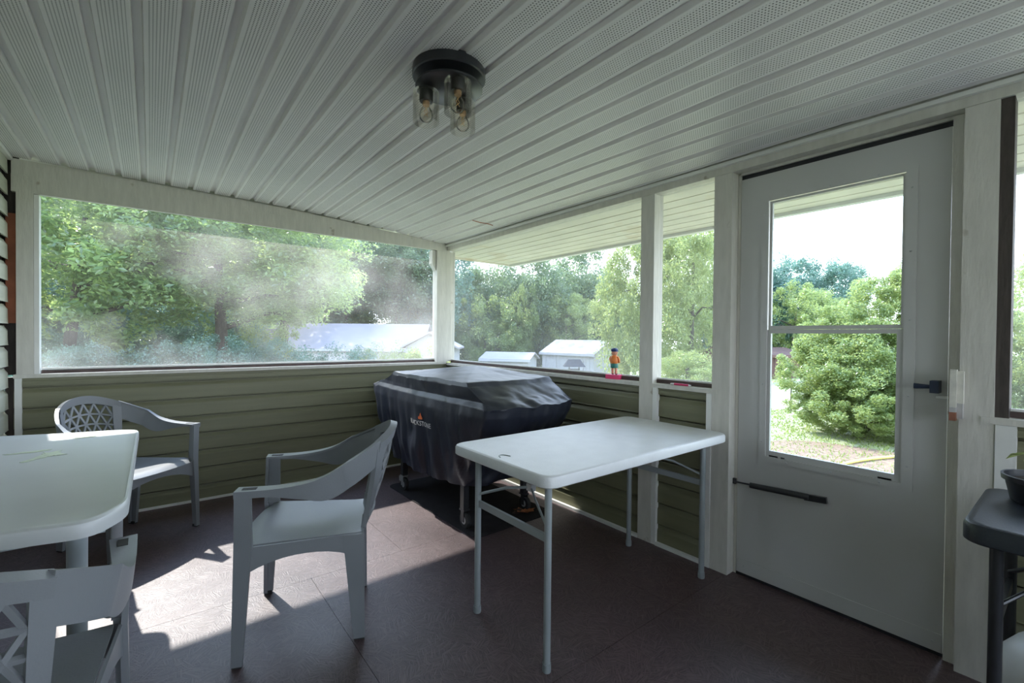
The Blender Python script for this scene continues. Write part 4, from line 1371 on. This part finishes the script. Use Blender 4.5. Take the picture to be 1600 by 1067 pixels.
def tree(x, y, crown_z, rx, rz_, meshes, label, group=None, trunk=0.14, seed=0, cat='tree', name='tree', ry=None, branches=3, lobes=2, has_trunk=True):
    """crown_z = height of the crown centre above eye-frame zero; rx, rz_ = half width and half height"""
    rnd = random.Random(seed)
    gz = ground_z(x, y)
    root = empty(name, (x, y, gz)); tag(root, label, cat, group)
    ry = ry or rx
    for k in range(lobes):
        o = link('foliage', meshes[(seed + k) % len(meshes)], root)
        o['kind'] = 'stuff'
        if k == 0:
            o.location = (0, 0, crown_z - gz)
            o.scale = (rx, ry, rz_)
        else:
            aa = rnd.uniform(0, 6.28)
            o.location = (math.cos(aa) * rx * 0.45, math.sin(aa) * ry * 0.45, crown_z - gz + rnd.uniform(-0.35, 0.45) * rz_)
            o.scale = (rx * 0.72, ry * 0.72, rz_ * 0.66)
        o.rotation_euler = (0, 0, rnd.uniform(0, 6.28))
    if has_trunk:
        top = Vector((rnd.uniform(-0.1, 0.1) * rx, rnd.uniform(-0.1, 0.1) * rx, crown_z - gz + 0.3 * rz_))
        mid = Vector((rnd.uniform(-0.06, 0.06) * rx, rnd.uniform(-0.06, 0.06) * rx, (crown_z - gz) * 0.5))
        MB().tube([(0, 0, -0.15), mid, top], [trunk, trunk * 0.8, trunk * 0.35], 8).build('trunk', M['bark'], root, smooth=60)
        for k in range(branches):
            aa = rnd.uniform(0, 6.28)
            t0 = rnd.uniform(0.15, 0.8)
            p0 = mid.lerp(top, t0)
            p2 = p0 + Vector((math.cos(aa) * rx * 0.75, math.sin(aa) * ry * 0.75, rz_ * rnd.uniform(0.05, 0.45)))
            p1 = p0.lerp(p2, 0.5) + Vector((0, 0, rz_ * 0.08))
            MB().tube([p0, p1, p2], [trunk * 0.42, trunk * 0.26, trunk * 0.08], 6).build('branch', M['bark'], root, smooth=60)
    return root

import math as _m
def at(px, d):
    """ground point seen at image column px, at depth d along the view axis (photograph geometry only sets where things stand)"""
    lat = (px - 800) / 714.6 * d
    f = Vector((0.6199, 0.7846)); r = Vector((0.7846, -0.6199))
    p = f * d + r * lat
    return p.x, p.y
def zpx(py, px, d):
    hor = 525.4 + 0.0093 * (px - 800)
    return 1.2 + (hor - py) * d / 714.6
# --- trees seen through the back opening
def T(px, d, ytop, ybot, wpx, meshes, label, seed, **kw):
    x, y = at(px, d)
    zt, zb = zpx(ytop, px, d), zpx(ybot, px, d)
    rx = wpx * d / 714.6 / 2
    return tree(x, y, (zt + zb) / 2, rx, (zt - zb) / 2, meshes, label, seed=seed, **kw)
NG = 'trees beyond the back screen'
T(120, 6.6, 225, 560, 420, F['near'], 'broadleaf tree with big sunlit leaves nearest the back screen, at its left end', 1, group=NG, branches=6, lobes=3, trunk=0.10)
T(345, 7.6, 250, 520, 360, F['near'], 'dark-branched broadleaf tree behind the back screen, second from the house wall', 2, group=NG, branches=8, lobes=3, trunk=0.12)
T(-40, 9.5, 180, 580, 460, F['near'], 'shaded broadleaf tree at the very edge of the back screen next to the house wall', 3, group=NG, branches=3, lobes=2)
T(230, 11.5, 200, 560, 460, F['mid'], 'dense mid-green tree standing behind the two nearest broadleaf trees', 4, group=NG, branches=3)
T(450, 11.0, 290, 515, 260, F['near'], 'yellow-green leaning tree over the left end of the white building', 5, group=NG, branches=4, lobes=2)
for i, (px, d, yt, yb, w, ms, lb) in enumerate((
    (300, 24, 240, 560, 380, 'far', 'tall hazy woodland tree behind the dark-branched broadleaf tree'),
    (470, 33, 310, 520, 200, 'far', 'woodland tree rising behind the left third of the white building roof'),
    (545, 34, 335, 525, 190, 'teal', 'dark teal woodland tree rising behind the middle of the white building roof'),
    (615, 33, 355, 525, 170, 'far', 'woodland tree rising behind the right third of the white building roof'),
    (672, 35, 350, 545, 150, 'teal', 'dark woodland tree seen just left of the corner post'),
    (100, 28, 200, 570, 420, 'far', 'far woodland tree filling in behind the leftmost broadleaf tree'),
)):
    T(px, d, yt, yb, w, F[ms], lb, 30 + i, group=NG, branches=2)
HG = 'bushes below the back screen'
for i, (px, d, yt, w, ms, lb) in enumerate((
    (40, 6.2, 505, 190, FINE_T, 'fine-leaved bush under the screen at the house wall end'),
    (175, 6.0, 522, 190, FINE_T, 'teal fine-leaved bush second from the house wall under the screen'),
    (310, 6.4, 520, 190, FINE_T, 'blue-green bush in the middle of the hedge outside the back screen'),
    (430, 7.0, 524, 170, FINE_T, 'rounded blue-green bush before the left end of the white building'),
    (535, 7.4, 530, 150, FINE_T, 'low shaded bush before the middle of the white building'),
    (612, 7.6, 530, 140, FINE, 'sunlit feathery bush before the white building, second from the corner post'),
    (668, 7.4, 540, 110, FINE_L, 'yellow-green feathery bush by the corner post'),
    (95, 8.6, 425, 260, FINE_T, 'tall teal shrub behind the hedge at the house wall end'),
    (265, 9.0, 450, 240, FINE_T, 'tall blue-green shrub behind the middle of the hedge'),
    (395, 9.4, 470, 170, FINE, 'tall mid-green shrub just left of the white building'),
)):
    x, y = at(px, d)
    zt = zpx(yt, px, d)
    gz = ground_z(x, y)
    tree(x, y, (zt + gz) / 2, w * d / 714.6 / 2 * 1.05, (zt - gz) / 2 * 1.02, ms, lb, HG, seed=60 + i, cat='bush', name='bush', trunk=0.03, branches=2, lobes=2)

# --- trees seen through the right-hand openings
RG = 'trees beyond the side screens'
for i, (px, d, yt, yb, w, ms, lb) in enumerate((
    (725, 40, 425, 585, 130, 'far', 'dark woodland tree immediately right of the corner post'),
    (785, 42, 405, 585, 150, 'far', 'tall woodland tree behind the low white outbuilding'),
    (840, 40, 400, 580, 120, 'far', 'woodland tree between the two outbuildings, touching the eave'),
    (760, 36, 455, 590, 110, 'mid', 'brighter young woodland tree in front of the wood edge, left of the low outbuilding'),
    (905, 44, 385, 570, 150, 'far', 'woodland tree right behind the grey-roofed shed'),
    (812, 37, 440, 585, 70, 'mid', 'slim sunlit tree standing just left of the grey-roofed shed'),
    (885, 38, 455, 560, 90, 'light', 'yellow-green tree showing over the grey shed roof'),
    (1008, 24, 345, 625, 150, 'light', 'big pale-green tree whose branches hang over the shed roof'),
    (1075, 22, 330, 560, 150, 'light', 'large light green tree centred in the short screen'),
    (1110, 30, 375, 570, 130, 'mid', 'mid-green tree at the door end of the short screen'),
    (1075, 19, 545, 625, 120, 'light', 'low yellow-green shrubby tree at the foot of the short screen'),
)):
    T(px, d, yt, yb, w, F[ms], lb, 80 + i, group=RG, branches=2, lobes=3 if i >= 7 else 2)
DG = 'trees seen through the door window'
for i, (px, d, yt, yb, w, ms, lb) in enumerate((
    (1195, 34, 385, 600, 150, 'teal', 'tall teal tree at the hinge side of the door window'),
    (1262, 34, 392, 580, 150, 'teal', 'round-topped dark teal tree in the middle of the door window'),
    (1300, 33, 398, 520, 95, 'teal', 'leaning crown on the outer edge of the far tree group in the door window'),
    (1240, 30, 440, 560, 120, 'light', 'pale sunlit tree in front of the far teal trees'),
    (1150, 36, 400, 590, 160, 'teal', 'teal tree hidden mostly by the hinge-side door frame'),
    (1620, 26, 395, 640, 220, 'light', 'light green tree past the door post at the picture edge'),
)):
    T(px, d, yt, yb, w, F[ms], lb, 110 + i, group=DG, branches=2)
for i, (px, d, yt, yb, w, ms, lb) in enumerate((
    (440, 38, 420, 545, 230, 'far', 'low thicket behind the left end of the white building'),
    (580, 39, 425, 545, 230, 'far', 'low thicket behind the middle of the white building'),
    (690, 40, 440, 585, 180, 'far', 'low thicket filling the gap behind the corner post'),
    (800, 47, 450, 600, 230, 'far', 'dark thicket behind the low white outbuilding'),
    (940, 47, 440, 610, 230, 'far', 'dark thicket behind the grey-roofed shed'),
    (1070, 40, 470, 600, 230, 'mid', 'thicket behind the trees of the short screen'),
)):
    T(px, d, yt, yb, w, F[ms], lb, 140 + i, group='thickets at the wood edge', cat='thicket', name='bush', has_trunk=False, ry=3.0)
def mound(px, d, ycs, label, seed):
    """bush of several leafy mounds; ycs = (column, row, half width, half height) of each mound, all standing round one stem"""
    x, y = at(px, d)
    gz = ground_z(x, y)
    root = empty('bush', (x, y, gz)); tag(root, label, 'bush')
    rnd = random.Random(seed)
    for k, (cx, cy, w, h) in enumerate(ycs):
        dd = d + rnd.uniform(-0.5, 0.5)
        qx, qy = at(cx, dd)
        o = link('foliage', FINE_L[k % 2], root); o['kind'] = 'stuff'
        o.location = (qx - x, qy - y, zpx(cy, cx, dd) - gz)
        o.scale = (w * dd / 714.6, w * dd / 714.6, h * dd / 714.6)
        o.rotation_euler = (0, 0, rnd.uniform(0, 6.28))
        MB().tube([(0, 0, -0.05), Vector(o.location) * 0.5, Vector(o.location) * 0.9], [0.04, 0.03, 0.012], 6).build('stem', M['bark'], root)
    return root
mound(1345, 8.2, ((1345, 555, 85, 75), (1395, 500, 75, 80), (1290, 580, 70, 60), (1345, 625, 85, 50), (1410, 610, 85, 60), (1310, 520, 55, 50), (1425, 455, 50, 55), (1300, 635, 62, 40), (1385, 652, 80, 36), (1350, 590, 85, 60)), 'big glossy yellow-green bush on the lawn outside the door window', 5)
bx, by = at(1600, 7.0)
tree(bx, by, 0.6, 0.9, 1.1, FINE_L, 'bush outside the far opening past the door post', None, seed=9, cat='bush', name='bush', trunk=0.04, lobes=2, branches=3)
bx, by = at(1237, 11.8)
sap = tree(bx, by, 0.28, 0.22, 0.22, FINE, 'thin staked sapling with a small crown on the lawn', None, seed=4, cat='sapling', name='sapling', trunk=0.022, lobes=1, branches=2)

# --- buildings
def gable(name, label, px_l, px_r, d, z_eave, z_ridge, z_ground, depth, m_wall, m_roof, dl=None, overhang=0.18, cat='shed', doors=(), skew=0.0, rise_side=0.5, yaw=0.0):
    """shed with its ridge parallel to the image plane at depth d"""
    xl, yl = at(px_l, dl or d)
    xr, yr = at(px_r, d)
    c = Vector(((xl + xr) / 2, (yl + yr) / 2))
    ang = math.atan2(yr - yl, xr - xl) + yaw
    L = math.hypot(xr - xl, yr - yl)
    root = empty(name, (c.x, c.y, z_ground), ang); tag(root, label, cat)
    ze, zr = z_eave - z_ground, z_ridge - z_ground
    # local: x along the ridge, y away from the viewer
    mb = MB()
    mb.loft([[(xx, 0, 0), (xx, depth, 0), (xx, depth, ze), (xx, depth * rise_side, zr - 0.06), (xx, 0, ze)] for xx in (-L / 2, L / 2)])
    mb.build('wall', m_wall, root)
    n = max(4, int(L / 0.30))
    for i in range(n + 1):
        xx = -L / 2 + L * i / n
        MB().box(xx - 0.012, xx + 0.012, -0.02, 0.0, 0, ze - 0.02).build('batten', m_wall, root)
    o = overhang
    for side in (0, 1):
        y0, y1 = (-o, depth * rise_side) if side == 0 else (depth + o, depth * rise_side)
        k_ = (zr - ze) / (depth * rise_side if side == 0 else depth * (1 - rise_side))
        z0 = ze - o * k_
        mb = MB()
        mb.hexa([(-L / 2 - o, y0, z0), (L / 2 + o, y0, z0), (L / 2 + o, y1, zr), (-L / 2 - o, y1, zr)], [(-L / 2 - o, y0, z0 + 0.09), (L / 2 + o, y0, z0 + 0.09), (L / 2 + o, y1, zr + 0.09), (-L / 2 - o, y1, zr + 0.09)])
        mb.build('roof', m_roof, root)
    MB().box(-L / 2 - o, L / 2 + o, -o - 0.02, -o - 0.001, ze - o * (zr - ze) / (depth * rise_side) - 0.06, ze - o * (zr - ze) / (depth * rise_side) + 0.07).build('fascia', m_wall, root)
    for (x0, x1, zz, nm) in doors:
        dpart = MB().box(x0 * L, x1 * L, -0.045, -0.021, 0.05, zz).build(nm, m_wall, root, bevel=0.01)
        MB().box(x0 * L - 0.07, x0 * L, -0.055, -0.021, 0.03, zz + 0.07).build('door_trim', m_wall, dpart)
        MB().box(x1 * L, x1 * L + 0.07, -0.055, -0.021, 0.03, zz + 0.07).build('door_trim', m_wall, dpart)
        MB().box(x0 * L, x1 * L, -0.055, -0.021, zz, zz + 0.07).build('door_trim', m_wall, dpart)
    return root
d = 29.0
gable('shed', 'white shed with a grey shingle roof and vertical siding beyond the side screen', 848, 928, d, 0.10, 0.90, -2.25, 3.26, M['shed_wall'], M['shed_roof'], dl=32.1, doors=((-0.38, -0.22, 1.85, 'door'), (-0.12, 0.30, 1.85, 'wide_door')))
d = 27.5
gable('outbuilding', 'low white outbuilding with a pale roof left of the grey-roofed shed', 752, 826, d, zpx(562, 790, d), zpx(552, 790, d + 1.2), -2.6, 2.6, M['shed_wall'], M['white_roof'], yaw=-0.25)
d = 25.0
lb_ = gable('long_building', 'long white building with a pale metal roof beyond the hedge', 330, 652, d, zpx(545, 560, d), zpx(508, 560, d + 3), -2.4, 6.0, M['shed_wall'], M['white_roof'], cat='building', yaw=0.02)
# cross gable at its right end
xg, yg = at(672, 23.5)
gb = empty('gable_wing', (xg, yg, -2.4), math.atan2(-0.6199, 0.7846)); tag(gb, 'white gable-ended wing of the building beside the corner post', 'building')
zt = zpx(521, 672, 23.5) + 2.4
ze = zpx(542, 672, 23.5) + 2.4
W_ = 1.25
mb = MB(); mb.loft([[(-W_, yy, 0), (W_, yy, 0), (W_, yy, ze), (0, yy, zt), (-W_, yy, ze)] for yy in (0, 2.4)]); mb.build('wall', M['shed_wall'], gb)
for s in (-1, 1):
    MB().hexa([(0, -0.25, zt), (s * (W_ + 0.25), -0.25, ze - 0.1), (s * (W_ + 0.25), 2.4, ze - 0.1), (0, 2.4, zt)], [(0, -0.25, zt + 0.09), (s * (W_ + 0.25), -0.25, ze - 0.01), (s * (W_ + 0.25), 2.4, ze - 0.01), (0, 2.4, zt + 0.09)]).build('roof', M['white_roof'], gb)
d = 13.0
fx, fy = at(897.5, d)
fz = zpx(577, 897, d)
bf = empty('bird_feeder', (fx, fy, ground_z(fx, fy)), math.atan2(-0.6199, 0.7846)); tag(bf, 'dark-roofed bird feeder on a post before the white shed', 'bird feeder')
b0 = fz - ground_z(fx, fy)
MB().tube([(0, 0, -0.1), (0, 0, b0 - 0.12)], 0.03, 8).build('post', M['bark'], bf)
MB().box(-0.20, 0.20, -0.14, 0.14, b0 - 0.12, b0 - 0.09).build('tray', M['bark'], bf)
for s in (-1, 1):
    MB().box(s * 0.14 - 0.012, s * 0.14 + 0.012, -0.012, 0.012, b0 - 0.09, b0 + 0.12).build('upright', M['bark'], bf)
MB().box(-0.16, 0.16, -0.008, 0.008, b0 - 0.01, b0 + 0.015).build('cross_bar', M['bark'], bf)
MB().loft([[(-0.30, -0.20, b0 + 0.08), (0.30, -0.20, b0 + 0.08), (0.30, 0.20, b0 + 0.08), (-0.30, 0.20, b0 + 0.08)], [(-0.17, -0.02, b0 + 0.285), (0.17, -0.02, b0 + 0.285), (0.17, 0.02, b0 + 0.285), (-0.17, 0.02, b0 + 0.285)]]).build('roof', M['feeder_roof'], bf)
d = 26.0
gable('barn', 'dark red-brown barn in the trees beyond the lawn, hinge side of the door window', 1150, 1262, d, zpx(556, 1205, d), zpx(546, 1205, d), -0.5 - 0.107 * max(0, at(1205, d)[1] - 5.5), 5.0, M['barn'], M['barn'], cat='barn')

# --- yellow hose on the lawn outside the door
pts = []
for i in range(22):
    t = i / 21
    x, y = at(1318 + 112 * t, 6.08 + 0.62 * t + 0.05 * math.sin(5 * t))
    pts.append((x, y, -0.5 + 0.035))
hs = MB().tube(pts, 0.020, 8).build('garden_hose', M['hose'], None, smooth=60)
tag(hs, 'yellow garden hose lying across the lawn outside the door', 'hose')
